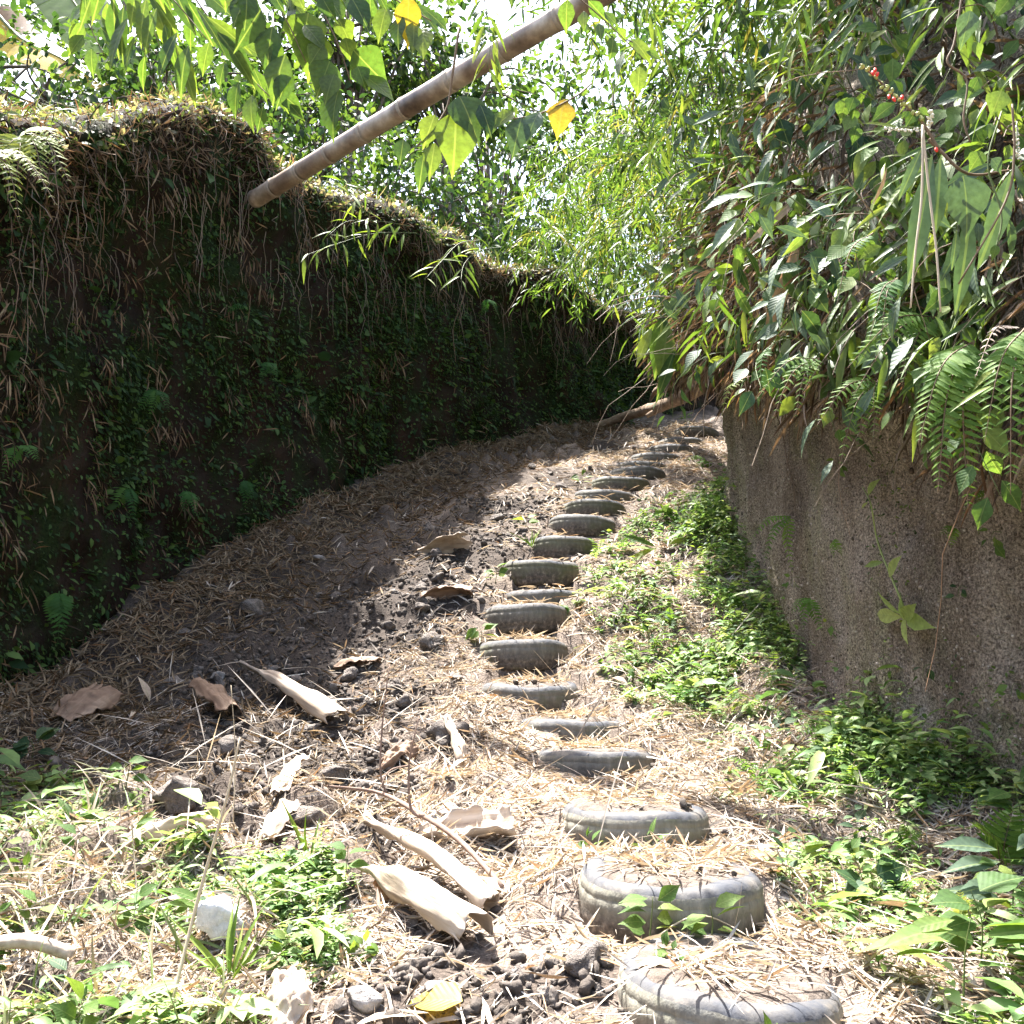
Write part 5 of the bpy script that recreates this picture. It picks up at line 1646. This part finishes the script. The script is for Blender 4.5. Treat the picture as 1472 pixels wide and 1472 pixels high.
# ------------------------------------------------------------------ bamboo sprays in the sun against the dark left bank
def spray(label, pts, n, size, group, mats=M_SPRAY, hg=0.35, name='bamboo_spray'):
    return leafy(name, label, 'bamboo spray', pts, L_BLADE[mats.name], n, size, group, hg, 0.55, M_STEM, 0.003, 0.08, (0, -0.5, 0.85), 1.0, 0.3, 0.01)


SPG = 'sunlit bamboo sprays on the left bank crest'
for lab, pts in (('sunlit bamboo spray reaching left over the dark bank below the pole tip', [(600, 335), (540, 335), (480, 352), (432, 370)]), ('sunlit bamboo spray just above, with leaves pointing down left', [(590, 325), (545, 318), (500, 318), (470, 340)]),
                 ('sunlit bamboo spray drooping in front of the bank right of the first', [(690, 345), (660, 350), (635, 375), (610, 402)]), ('short sunlit bamboo spray hanging from the crest dip', [(720, 355), (690, 360), (668, 378), (662, 405)]),
                 ('upright sunlit bamboo spray left of the first, at the crest', [(560, 345), (520, 300), (500, 275), (490, 255)])):
    d0 = 8.7
    spray(lab, [P(a, b, d0 - 0.3 * i) for i, (a, b) in enumerate(pts)], 15, 0.20, SPG)
for lab, pts, d in (('long bamboo blades hanging at the top edge right of the pole', [(905, -40), (930, 10), (950, 50), (955, 95)], 4.6), ('bamboo spray hanging before the pole middle', [(690, -30), (700, 20), (705, 60), (700, 100)], 4.2),
                    ('bright bamboo blades at the top edge near the upper right', [(1180, -60), (1165, -10), (1140, 30), (1150, 80)], 4.0), ('bamboo blades over the red flower spike', [(1240, -10), (1215, 40), (1190, 70), (1200, 120)], 4.1),
                    ('yellow green blades reaching in from the right edge', [(1530, 40), (1490, 80), (1450, 120), (1420, 150)], 3.3), ('one broad bright blade pair at the right edge', [(1530, 190), (1500, 220), (1470, 235), (1440, 260)], 3.2),
                    ('bamboo spray with long leaves left of the thicket', [(1010, 60), (980, 130), (960, 180), (935, 230)], 5.6), ('bamboo spray low on the thicket edge before the gap', [(900, 300), (870, 330), (840, 350), (815, 385)], 8.2),
                    ('bamboo spray drooping over the far end of the dark bank', [(960, 330), (940, 370), (900, 400), (880, 440)], 8.0)):
    spray(lab, [P(a, b, d) for a, b in pts], 15, 0.165, 'bamboo sprays hanging on the right side', M_SPRAY, 0.75)

# ------------------------------------------------------------------ right thicket: plants in front of the mass
def hangleaf(t, bx, by, tx, ty, d, ls, wd=1.0, nrm=(0.0, -1.0, 0.3), dd=0.0):
    a, b = P(bx, by, d), P(tx, ty, d + dd)
    return leaf(t, ls, a, b - a, Vector(nrm) + rv(0.12), (b - a).length, wid=wd)


dq = 3.0
t = thing('long_leaved_plant', 'plant with very long hanging blue green leaves under the red flowers', 'plant', tuple(P(1335, 200, dq)))
tube_obj('stem', [P(1335, 200, dq), P(1350, 215, dq), P(1392, 250, dq), P(1450, 245, dq + 0.15)], [0.006, 0.005, 0.004], M_STEMB, t, 6)
for a in ((1325, 213, 1296, 282, 1.25), (1340, 220, 1312, 398, 1.0), (1352, 225, 1348, 330, 1.5), (1395, 300, 1383, 442, 1.25), (1455, 245, 1418, 375, 1.5), (1375, 330, 1372, 385, 1.4)):
    hangleaf(t, *a[:4], dq, L_LONG[BL], a[4] * 0.78)
hangleaf(t, 1384, 252, 1402, 336, dq - 0.1, L_HEART[BL], 0.95)
t = thing('flowering_plant', 'red tubular flowers along a slanting spike in the upper right thicket', 'flower', tuple(P(1345, 205, 2.95)))
sp = spline([P(1350, 215, 2.95), P(1325, 175, 2.95), P(1300, 150, 2.95), P(1270, 122, 2.95), P(1236, 92, 2.95)], 24)
v_, f_ = tube(sp - np.array(t.location), np.linspace(0.005, 0.003, 24), 6)
link('stem', tri_mesh('stem', v_, f_), M_STEMB, t)


def petal(t, c, d, L_, r_, mat, name):
    q = np.array([tuple(Vector(c) + Vector(d).normalized() * L_ * s) for s in (0, 0.2, 0.5, 0.8, 1.0)]) - np.array(t.location)
    v_, f_ = tube(q, r_ * np.array([0.3, 0.8, 1.0, 0.75, 0.2]), 7)
    return link(name, tri_mesh(name, v_, f_), mat, t)


for k in range(34):
    i = 6 + int(k / 34 * 17)
    petal(t, sp[i], rv(1) + Vector((-0.2, -0.4, 0)), random.uniform(0.012, 0.02), 0.006, M_BUD, 'bud')
for px, py in ((1258, 98), (1262, 104), (1278, 136), (1283, 140), (1297, 137), (1345, 212), (1254, 102)):
    petal(t, P(px, py, 2.93), Vector((random.uniform(-.4, .4), -0.3, -0.8)), 0.022, 0.0062, M_RED, 'flower')
for a in ((1318, 158, 1302, 180, 1.2), (1320, 155, 1338, 165, 1.2), (1306, 160, 1296, 168, 1.3)):
    hangleaf(t, *a[:4], 2.95, L_OVATE[V_], a[4])
for lab, p0, p1 in (('cream flower spike below the red flowers pointing left', (1345, 188), (1275, 186)), ('cream flower spike standing up below the red flowers', (1335, 190), (1338, 158)), ('cream flower spike hanging at the right edge', (1462, 175), (1462, 228))):
    a, b = P(*p0, 2.97), P(*p1, 2.95)
    t = thing('flower_spike', lab, 'flower', tuple(a), 'cream flower spikes')
    tube_obj('stem', [a, a.lerp(b, 0.5) + Vector((0, 0, 0.01)), b], [0.003, 0.002], M_STEM, t, 5)
    for k in range(26):
        petal(t, a.lerp(b, 0.15 + 0.85 * k / 25), rv(1), random.uniform(0.008, 0.016), 0.004, M_CREAM, 'floret')
for lab, pts, d in (('long pale straw hanging before the long blue green leaves', [(1326, 180), (1325, 280), (1316, 360), (1309, 442)], 2.85), ('second pale straw hanging from the same point, slanting right', [(1326, 180), (1335, 270), (1346, 360), (1352, 448)], 2.86),
                    ('thin vine stem hanging down at the right edge', [(1455, 150), (1458, 220), (1445, 290), (1378, 408)], 2.85), ('twisting pale vine stem in the upper right corner', [(1385, -20), (1372, 60), (1362, 90), (1390, 115), (1385, 170), (1395, 205)], 2.9),
                    ('thin hanging rootlet at the far end of the dark bank', [(672, 350), (668, 420), (652, 470), (655, 520)], 10.6), ('forked rootlet hanging on the far dark bank', [(750, 410), (735, 440), (722, 455)], 11.5)):
    tag(tube_obj('hanging_straw' if 'straw' in lab else 'hanging_vine', [P(a, b, d) for a, b in pts], [0.004, 0.004, 0.003], M_STRAW if 'straw' in lab else M_STEMB, None, 5), lab, 'straw' if 'straw' in lab else 'vine', 'hanging straws and vines')
t = thing('vine', 'vine with round pale heart leaves at the right edge', 'vine', tuple(P(1440, 160, 2.9)))
tube_obj('stem', [P(1440, 160, 2.9), P(1420, 235, 2.9), P(1440, 310, 2.9), P(1430, 370, 2.9), P(1445, 410, 2.9)], [0.003, 0.003, 0.002], M_STEM, t, 5)
for a in ((1412, 218, 1395, 240, 1.15), (1425, 228, 1445, 246, 1.2), (1440, 130, 1425, 165, 1.0), (1432, 352, 1428, 372, 0.8), (1440, 370, 1455, 366, 1.1), (1405, 320, 1412, 350, 0.6), (1400, 60, 1412, 84, 0.8), (1395, 15, 1385, 60, 0.8), (1408, 110, 1392, 140, 0.6)):
    hangleaf(t, *a[:4], 2.87, L_HEART[V_ if a[0] % 2 == 0 else BL], a[4])
t = thing('ginger_plant', 'broad pointed leaves hanging at the thicket edge before the dark gap', 'plant', tuple(P(1000, 440, 6.4)))
tube_obj('stem', [P(1000, 440, 6.4), P(965, 448, 6.4), P(945, 460, 6.4)], [0.008, 0.006], M_STEM, t, 6)
for a in ((952, 452, 948, 540, 1.15), (960, 463, 952, 548, 1.0), (970, 503, 945, 572, 0.75), (938, 470, 912, 522, 0.8), (972, 505, 968, 533, 0.9)):
    hangleaf(t, *a[:4], 6.4, L_LANCE[V_], a[4] * 1.15)
for a in ((988, 415, 962, 445, 1.0), (1008, 385, 988, 418, 0.9), (1020, 380, 1030, 398, 1.1), (1000, 415, 985, 430, 1.0)):
    hangleaf(t, *a[:4], 6.35, L_OVATE[BL if a[0] < 1010 else D_K], a[4])
DS = 'dry strap leaves hanging in the right thicket'
for lab, pts, w, d in (('broad tan dry strap hanging in the middle of the thicket', [(1150, 340), (1130, 400), (1112, 475)], 1.0, 4.3), ('narrow tan dry strap hanging over the bare face', [(1095, 425), (1135, 490), (1150, 590)], 0.5, 4.8), ('pink tan dry strap lying across the thicket', [(1155, 280), (1130, 300), (1075, 345)], 0.8, 4.4),
                       ('tan dry strap high beside the long blue leaves', [(1275, 240), (1268, 270), (1265, 290)], 0.8, 3.3), ('dry strap hanging at the corner above the bare face', [(1085, 420), (1092, 470), (1098, 510)], 0.7, 5.2)):
    a, b = P(*pts[0], d), P(*pts[-1], d)
    tag(leaf(None, L_LONG[M_DRYLEAF.name], a, b - a, Vector((0.2, -1, 0.3)) + rv(0.2), (b - a).length * 1.03, 'dry_strap_leaf', w * 0.75), lab, 'dry leaf', DS)

# generic plants over the whole thicket, each with its own stem and leaves
KINDS = [('broad_leaved_vine', 'vine with small heart leaves', L_HEART[V_], 0.085, 11, 'small heart leaved vines on the right thicket'),
         ('ovate_leaved_shrub', 'twig with ovate green leaves', L_OVATE[V_], 0.10, 12, 'ovate leaved twigs on the right thicket'),
         ('dark_leaved_creeper', 'creeper with dark oval leaves', L_OVATE[D_K], 0.12, 8, 'dark leaved creepers on the right thicket'),
         ('narrow_leaved_twig', 'twig with narrow leaves', L_LANCE[V_], 0.15, 10, 'narrow leaved twigs on the right thicket'),
         ('grey_leaved_twig', 'twig with grey leaves', L_LANCE[BL], 0.15, 8, 'grey green twigs on the right thicket'),
         ('bamboo_shoot', 'dull bamboo twig', L_BLADE[M_VINE.name], 0.16, 13, 'bamboo twigs on the right thicket'),
         ('bamboo_shoot', 'bright bamboo twig', L_BLADE[M_SPRAY.name], 0.15, 13, 'bright bamboo twigs on the right thicket')]
def thicket_place(px, py):
    c = ['at the fringe over the gap', 'above the bare corner', 'left of the hanging tan strap', 'between tan strap and dark ferns', 'left of the red flowers', 'at the right edge'][int(np.searchsorted([1000, 1080, 1170, 1260, 1380], px))]
    r = ['along the top edge', 'in the upper part', 'above mid height', 'at mid height', 'in the lower part', 'just over the lip'][int(np.searchsorted([70, 170, 270, 370, 470], py))]
    return c + ', ' + r


taken = set()
used = []
tries = 0
while len(used) < 120 and tries < 6000:
    tries += 1
    px, py = random.uniform(930, 1490), random.uniform(-20, 600)
    lipy = np.interp(px, [930, 1040, 1200, 1330, 1472], [430, 510, 540, 590, 640])
    if py > lipy - 10 or any((px - a) ** 2 + (py - b) ** 2 < 34 ** 2 for a, b in used):
        continue
    b, n = WR(px, py, 0.12)
    if b.y > 11 or b.y < 2.6:
        continue
    kk = random.choices(range(7), (4, 5, 4, 4, 4, 3, 3))[0]
    nm, lab, ls, sz, nl, grp = KINDS[kk]
    lab = lab + ' ' + thicket_place(px, py)
    if lab in taken:
        continue
    taken.add(lab)
    used.append((px, py))
    o1 = b + n * 0.16 + Vector((random.uniform(-.12, .12), random.uniform(-.12, .12), 0.10))
    o2 = o1 + n * 0.10 + Vector((random.uniform(-.15, .15), random.uniform(-.15, .15), -0.10))
    o3 = o2 + n * 0.02 + Vector((random.uniform(-.15, .15), random.uniform(-.15, .15), -random.uniform(0.12, 0.3)))
    leafy(nm, lab, 'plant', [b, o1, o2, o3], ls, nl, sz, grp, 0.6, 0.75, M_STEM if random.random() < 0.5 else M_STEMB, 0.003, 0.2, (n.x * 0.6, n.y - 0.4, 0.55))
print('thicket plants', len(used))

# plants on the bare face
b, n = WR(1305, 885, 0.01)
t = thing('rosette_weed', 'pale green rosette weed with a long bare stalk on the bare bank', 'weed', tuple(b))
tube_obj('stalk', [b, WR(1290, 850, 0.05)[0], WR(1262, 780, 0.06)[0], WR(1252, 725, 0.06)[0], WR(1240, 700, 0.05)[0]], [0.006, 0.0045, 0.003], M_PSTEM, t, 5)
for tx, ty, w in ((1255, 880, 0.9), (1308, 928, 1.3), (1330, 900, 1.4), (1322, 868, 1.2), (1300, 850, 1.0), (1268, 850, 0.6)):
    e = WR(tx, ty, 0.06)[0]
    leaf(t, L_LANCE[M_PALE.name], b + n * 0.02 + rv(0.008), e - b + n * 0.02, n + Vector((0, -0.4, 0.3)) + rv(0.25), (e - b).length, wid=w * 0.95)
for bx, by, tx, ty in ((1270, 808, 1240, 812), (1278, 830, 1284, 800), (1248, 722, 1235, 730), (1248, 712, 1252, 690)):
    a, e = WR(bx, by, 0.05)[0], WR(tx, ty, 0.07)[0]
    leaf(t, L_LANCE[M_PALE.name], a, e - a, n + Vector((0, -0.4, 0.3)), (e - a).length, wid=1.2)
for lab, px, py, ls, sz, nl in (('small leafy sprig low on the bare face near the right edge', 1378, 1030, L_OVATE[V_], 0.07, 4), ('little brown green sprig on the bare face, right side', 1440, 765, L_OVATE[V_], 0.05, 5), ('tiny weed on the bare face under the corner fern', 1150, 830, L_OVATE[V_], 0.05, 6),
                                ('tiny sprig on the bare face at the right edge', 1468, 985, L_OVATE[V_], 0.05, 4), ('small dark sprig in the centre of the bare face', 1205, 895, L_OVATE[V_], 0.05, 5), ('little weed right of the rosette weed', 1390, 845, L_OVATE[D_K], 0.035, 4),
                                ('small weed on the bare face below the rosette weed', 1340, 955, L_OVATE[D_K], 0.045, 4), ('sprig with dead leaf below the lip', 1215, 660, L_OVATE[V_], 0.06, 5), ('sprig of moss green leaves at the bare corner', 1060, 690, L_OVATE[V_], 0.04, 6)):
    b, n = WR(px, py, 0.005)
    leafy('bank_weed', lab, 'weed', [b, b + n * 0.04, b + n * 0.06 + Vector((0, 0, -0.05))], ls, nl, sz, 'small weeds on the bare right bank', 0.3, 0.8, M_STEM, 0.002, 0.3, (n.x, n.y - 0.3, 0.3))

# ------------------------------------------------------------------ weeds on the floor
def poly_mask(pts):
    g = [G(*p) for p in pts]
    gx_, gy_ = np.array([v.x for v in g]), np.array([v.y for v in g])

    def inside(x, y):
        c = np.zeros(len(x), bool)
        j = len(gx_) - 1
        for i in range(len(gx_)):
            hit = ((gy_[i] > y) != (gy_[j] > y)) & (x < (gx_[j] - gx_[i]) * (y - gy_[i]) / (gy_[j] - gy_[i] + 1e-12) + gx_[i])
            c ^= hit
            j = i
        return c
    return inside, (gx_.min(), gx_.max(), gy_.min(), gy_.max())


AREAS = [([(-60, 1120), (120, 1130), (230, 1200), (330, 1262), (500, 1262), (520, 1380), (400, 1500), (330, 1640), (-200, 1640)], 1100, 0.32, 0.05),
         ([(345, 1265), (470, 1245), (515, 1300), (470, 1420), (390, 1420), (345, 1340)], 1250, 0.6, 0.025)]
T_COV = leaf_tmpl([0.16, 0.24, 0.17], 0.3, 0.35, 0.02, 0.15)
T_NAR = leaf_tmpl([0.09, 0.12, 0.08], 0.3, 0.45, 0.02, 0.15)
cov = []


def cover(x, y, sz, tall, tm):
    m = len(x)
    rep_ = 6
    cx_, cy_ = np.repeat(x, rep_), np.repeat(y, rep_)
    hs = (np.abs(rs.normal(size=m)) * 0.04 + 0.012) * tall
    h = np.repeat(hs, rep_) * rs.uniform(0.25, 1.15, m * rep_)
    a = rs.uniform(0, 2 * math.pi, m * rep_)
    d = np.stack([np.cos(a), np.sin(a), rs.uniform(-0.35, 0.75, m * rep_)], 1)
    pos = np.stack([cx_, cy_, gz(cx_, cy_) + h], 1) + d * 0.006
    nz = unit(np.array([0, -0.1, 1.0]) + 0.5 * rdir(m * rep_))
    size = np.repeat(np.exp(rs.normal(size=m) * 0.45), rep_) * rs.uniform(0.5, 1.2, m * rep_) * sz
    return joined('', tm, pos, frames(unit(d), nz), size, np.clip(np.repeat(rs.uniform(size=m), rep_) + rs.normal(size=m * rep_) * 0.12, 0, 1))


for pts, n, dens, sz in AREAS:
    ins, (xa, xb, ya, yb) = poly_mask(pts)
    xr_, yr_ = rs.uniform(xa, xb, n * 4), rs.uniform(ya, yb, n * 4)
    pn = np.stack([xr_, yr_, xr_ * 0], 1)
    k = ins(xr_, yr_) & (rs.uniform(size=n * 4) < np.clip(dens + 1.0 * fbm(pn, 2.6, 3, 160), 0.03, 1))
    x, y = xr_[k][:n], yr_[k][:n]
    h_ = len(x) // 2
    cov.append(cover(x[:h_], y[:h_], sz, 1.0, T_SMALL if sz < 0.03 else T_COV))
    cov.append(cover(x[h_:], y[h_:], sz * 1.1, 1.3, T_SMALL if sz < 0.03 else T_NAR))


def right_strip(n):
    y = 2.3 + 6.9 * rs.uniform(size=n) ** 1.45
    wdt = np.interp(y, [2.3, 3.6, 4.3, 5.5, 8.0, 9.2], [1.4, 1.3, 1.05, 1.15, 1.1, 0.6])
    x = np.interp(y, RB[:13, 1], RB[:13, 0]) + 0.06 - np.abs(rs.normal(size=n)) * 0.55 * wdt
    pn = np.stack([x, y, x * 0], 1)
    k = (rs.uniform(size=n) < np.clip(0.55 + 1.0 * fbm(pn, 2.4, 3, 170), 0.06, 1)) & (x > np.interp(y, CX_Y, CX_X) + 0.36)
    return x[k], y[k]


for tm, n, sz in ((T_COV, 3900, 0.042), (T_SMALL, 2200, 0.026), (T_NAR, 2600, 0.062)):
    x, y = right_strip(n)
    dist = np.interp(y, RB[:13, 1], RB[:13, 0]) - x
    cov.append(cover(x, y, sz, 1.1 + 2.6 * np.exp(-np.maximum(dist, 0) / 0.22), tm))
stuff('ground_cover', cov, M_COVER, 'low green weeds with small leaves covering the ground at both sides of the path')
WEEDK = [(L_OVATE[V_], 0.065, 9, 'oval leaved weed'), (L_OVATE[V_], 0.042, 14, 'tiny leaved bushy weed'), (L_LANCE[V_], 0.09, 8, 'narrow leaved weed'), (L_HEART[V_], 0.06, 7, 'heart leaved weed'), (L_OVATE[D_K], 0.06, 8, 'dark oval leaved weed')]
ORD = ['the lowest tyre', 'the second tyre from the bottom', 'the third tyre from the bottom', 'the low rim above the third tyre', 'the nearly buried tyre', 'the half sunk tyre', 'the round grey tyre', 'the tall dusty tyre', 'the deeply sunk tyre', 'the yellow mossed tyre', 'the mossy tyre', 'the smooth grey tyre', 'the greenish tyre', 'the thin dark tyre edge', 'the wide rounded tyre', 'the upper flight', 'the upper flight', 'the upper flight', 'the stair head', 'the stair head', 'the stair head']


def weed_place(x, y, right):
    px, py, _ = project(np.array([[x, y, gz1(x, y)]]))
    px, py = float(px[0]), float(py[0])
    if right:
        i = int(np.argmin([abs(q['y'] - y) for q in tyres]))
        f = (x - tyres[i]['x']) / max(0.3, np.interp(y, RB[:13, 1], RB[:13, 0]) - tyres[i]['x'])
        return ('stairs side' if f < 0.55 else 'mid strip' if f < 0.78 else 'bank foot') + ', level with ' + ORD[i]
    c = ['at the left edge', 'left of the glaring white stone', 'near the glaring white stone', 'right of the glaring white stone', 'next to the bleached sheaths'][int(np.searchsorted([110, 230, 340, 430], px))]
    r = ['in the uppermost weeds', 'in the upper weeds', 'at mid height of the weeds', 'in the lower weeds', 'along the bottom edge'][int(np.searchsorted([1190, 1260, 1330, 1410], py))]
    return c + ', ' + r


for pts, cnt, right, grp in ((AREAS[0][0], 32, False, 'weeds at lower left'), (None, 120, True, 'weeds along the right bank foot')):
    if pts:
        ins, (xa, xb, ya, yb) = poly_mask(pts)
    k, tries = 0, 0
    while k < cnt and tries < 5000:
        tries += 1
        if pts:
            x, y = random.uniform(xa, xb), random.uniform(max(ya, 2.6), yb)
            if not ins(np.array([x]), np.array([y]))[0]:
                continue
        else:
            x, y = right_strip(40)
            x, y = float(x[0]), float(y[0])
        ls, sz, nl, lab = random.choice(WEEDK)
        lab += ' ' + weed_place(x, y, right)
        if lab in taken:
            continue
        taken.add(lab)
        k += 1
        b = Vector((x, y, gz1(x, y)))
        e = b + Vector((random.uniform(-.06, .06), random.uniform(-.06, .06), random.uniform(0.06, 0.16) * (1.5 if right else 1)))
        leafy('weed', lab, 'weed', [b, b.lerp(e, 0.5) + rv(0.01), e], ls, nl, sz, grp, -0.05, 0.9, M_STEM, 0.002, 0.2, (0, -0.25, 1), 1.0, 0.4, 0.02)
# ferns standing among the weeds of the right strip
k = 0
while k < 36:
    x, y = right_strip(60)
    x, y = float(x[0]), float(y[0])
    lab = 'small green fern ' + weed_place(x, y, True)
    if lab in taken or y < 3.0:
        taken.add(lab + ' ')
        continue
    taken.add(lab)
    k += 1
    g = Vector((x, y, gz1(x, y) + 0.02))
    fr = []
    for _ in range(random.randint(4, 6)):
        a_ = random.uniform(0, 6.28)
        L_ = random.uniform(0.12, 0.24)
        fr.append((g + Vector((math.cos(a_) * L_, math.sin(a_) * L_, random.uniform(0.04, 0.14))), random.uniform(0.06, 0.10)))
    fern(lab, g, fr, random.choice((M_FERN, M_FERN, M_FERND)), 'ferns along the foot of the right bank', False, 10, nrm=(0, -0.3, 1))
FW = [('dark green weed with broad leaves at the left edge near the bank shade', 45, 1095, L_HEART[D_K], 0.12, 6, 0.12), ('weed with three pale leaves just below it at the left', 60, 1150, L_HEART[V_], 0.10, 6, 0.10), ('weed in the middle of the sunlit left weeds', 180, 1145, L_OVATE[V_], 0.08, 8, 0.12),
      ('green weed growing before the second tyre tread', 925, 1320, L_OVATE[V_], 0.08, 9, 0.16), ('weed with two opposite leaf pairs before the second tyre', 1010, 1325, L_OVATE[V_], 0.075, 6, 0.13), ('weed tuft between the second and third tyre', 930, 1220, L_LANCE[V_], 0.07, 8, 0.08),
      ('small weed left of the third tyre', 845, 1225, L_OVATE[V_], 0.05, 8, 0.06), ('sprig with bright leaves at the left end of the round grey tyre', 690, 925, L_OVATE[V_], 0.09, 7, 0.12), ('two leaved seedling in the litter left of the mossy tyres', 755, 760, L_HEART[V_], 0.11, 4, 0.10),
      ('weed at the right end of the round tyres', 822, 895, L_OVATE[V_], 0.09, 8, 0.14), ('tuft at the left end of the yellow mossed tyre', 712, 840, L_OVATE[V_], 0.08, 8, 0.12), ('pale fernlike weed left of the wide rounded tyre', 835, 700, L_LANCE[V_], 0.09, 9, 0.14),
      ('weed at the left of the stair head', 985, 610, L_OVATE[V_], 0.10, 7, 0.12), ('bright seedling in the litter beyond the stair head', 1010, 585, L_HEART[V_], 0.12, 4, 0.12),
      ('plant with one very large drooping leaf at the bottom right', 1385, 1440, L_LANCE[V_], 0.22, 9, 0.22), ('grey green broad leaved plant at the right edge above it', 1455, 1330, L_LANCE[BL], 0.17, 9, 0.24), ('pair of dark green leaves in the weeds right of the second tyre', 1250, 1300, L_HEART[D_K], 0.11, 4, 0.10),
      ('glossy upright plant at the right edge before the bare face', 1468, 1250, L_OVATE[V_], 0.13, 10, 0.30), ('heart leaved plant right of the bottom right plant', 1410, 1400, L_HEART[V_], 0.12, 6, 0.22), ('strap leaved weed at the upper right strip beside the stairs', 950, 800, L_LONG[V_], 0.25, 6, 0.10),
      ('broad leaf weed in the middle of the right strip', 1040, 975, L_LANCE[V_], 0.14, 6, 0.12), ('leafy weed tuft beside the low grey rim', 975, 1010, L_OVATE[V_], 0.07, 10, 0.10), ('sprig on the lowest tyre wall at the bottom edge', 1100, 1462, L_OVATE[V_], 0.05, 6, 0.06),
      ('small sprig on soil between lowest and second tyre', 960, 1385, L_OVATE[V_], 0.04, 8, 0.05)]
for lab, px, py, ls, sz, nl, h in FW:
    g = G(px, py)
    leafy('weed', lab, 'weed', [g, g + Vector((0.01, -0.01, h * 0.6)), g + Vector((random.uniform(-.03, .03), -0.02, h))], ls, nl, sz, None, 0.12, 0.95, M_STEM, 0.003, 0.2, (0, -0.45, 0.9), 1.05, 0.3, 0.03)
# grass blades in the left weeds
for lab, px, py, n in (('tuft of long yellow green grass blades in the lower left weeds', 330, 1420, 9), ('grass tuft at the edge of the ground cover beside the sheaths', 445, 1240, 6), ('grass tuft at the left end of the mossy tyre', 765, 795, 8)):
    g = G(px, py)
    t = thing('grass_tuft', lab, 'grass tuft', tuple(g))
    for k in range(n):
        leaf(t, L_BLADE[M_SPRAY.name], g, (random.gauss(0, .5), random.gauss(0, .4), 0.8), (random.gauss(0, .5), -0.6, 0.6), random.uniform(0.12, 0.28), 'blade', 0.5)
ins, (xa, xb, ya, yb) = poly_mask(AREAS[0][0])
xg, yg = rs.uniform(xa, xb, 4200), rs.uniform(ya, yb, 4200)
k = ins(xg, yg) & (rs.uniform(size=4200) < np.clip(0.4 + fbm(np.stack([xg, yg, xg * 0], 1), 2.0, 2, 190), 0.05, 1))
xg, yg = xg[k], yg[k]
dg = unit(np.stack([rs.normal(size=len(xg)) * 0.6, rs.normal(size=len(xg)) * 0.6, rs.uniform(0.15, 0.9, len(xg))], 1))
stuff('weed_grass', [joined('', T_GRASS, np.stack([xg, yg, gz(xg, yg)], 1), frames(dg, unit(np.array([0, -0.3, 1.0]) + 0.5 * rdir(len(xg)))), rs.uniform(0.08, 0.26, len(xg)), rs.uniform(0.2, 1, len(xg)), rs.uniform(0.8, 1.8, len(xg)))], M_GRASS, 'thin pale grass blades among the lower left weeds')
# long loose straws lying over weeds and litter
n = 900
x, y = rs.uniform(-2.4, 2.2, n), rs.uniform(2.5, 6.5, n)
k = (x < np.interp(y, RB[:13, 1], RB[:13, 0]) - 0.05)
x, y = x[k], y[k]
stuff('loose_straw', [lay(x, y, T_HAIR, rs.uniform(0.15, 0.5, len(x)), 0.10, 0.06, 0.3, 0.8, rs.uniform(0.5, 1.0, len(x)))], M_LITTER, 'long loose straws lying over litter and weeds')
# bare brown stems and dead twigs woven through the thicket
sv, st_, sr, off = [], [], [], 0
for k in range(520):
    p0, n0 = RS.at(np.array([rs.uniform(UR0, UR1)]), np.array([vr(rs.uniform(84, 96))]))
    q = [p0[0] + n0[0] * rs.uniform(0.0, 0.2)]
    d = unit(n0[0] * rs.uniform(0.2, 0.9) + rs.normal(size=3) * 0.6 + np.array([0, 0, -0.4]))
    L_ = rs.uniform(0.3, 1.1)
    for _ in range(6):
        q.append(q[-1] + d * L_ / 6)
        d = unit(d + rs.normal(size=3) * 0.18 + np.array([0, 0, -0.16]))
    r_ = rs.uniform(0.002, 0.006)
    v_, f_ = tube(q, np.linspace(r_, r_ * 0.4, 7), 4, cap=False)
    sv.append(v_); st_.append(f_ + off); sr.append(np.full(len(v_), rs.uniform(0.2, 1.0))); off += len(v_)
o = link('dead_twigs', tri_mesh('dead_twigs', np.concatenate(sv), np.concatenate(st_), np.concatenate(sr)), M_THATCH)
tag(o, 'bare brown twigs and vine stems woven through the thicket', kind='stuff')
print('objects', len(bpy.data.objects), 'tris', sum(len(m.polygons) for m in bpy.data.meshes))
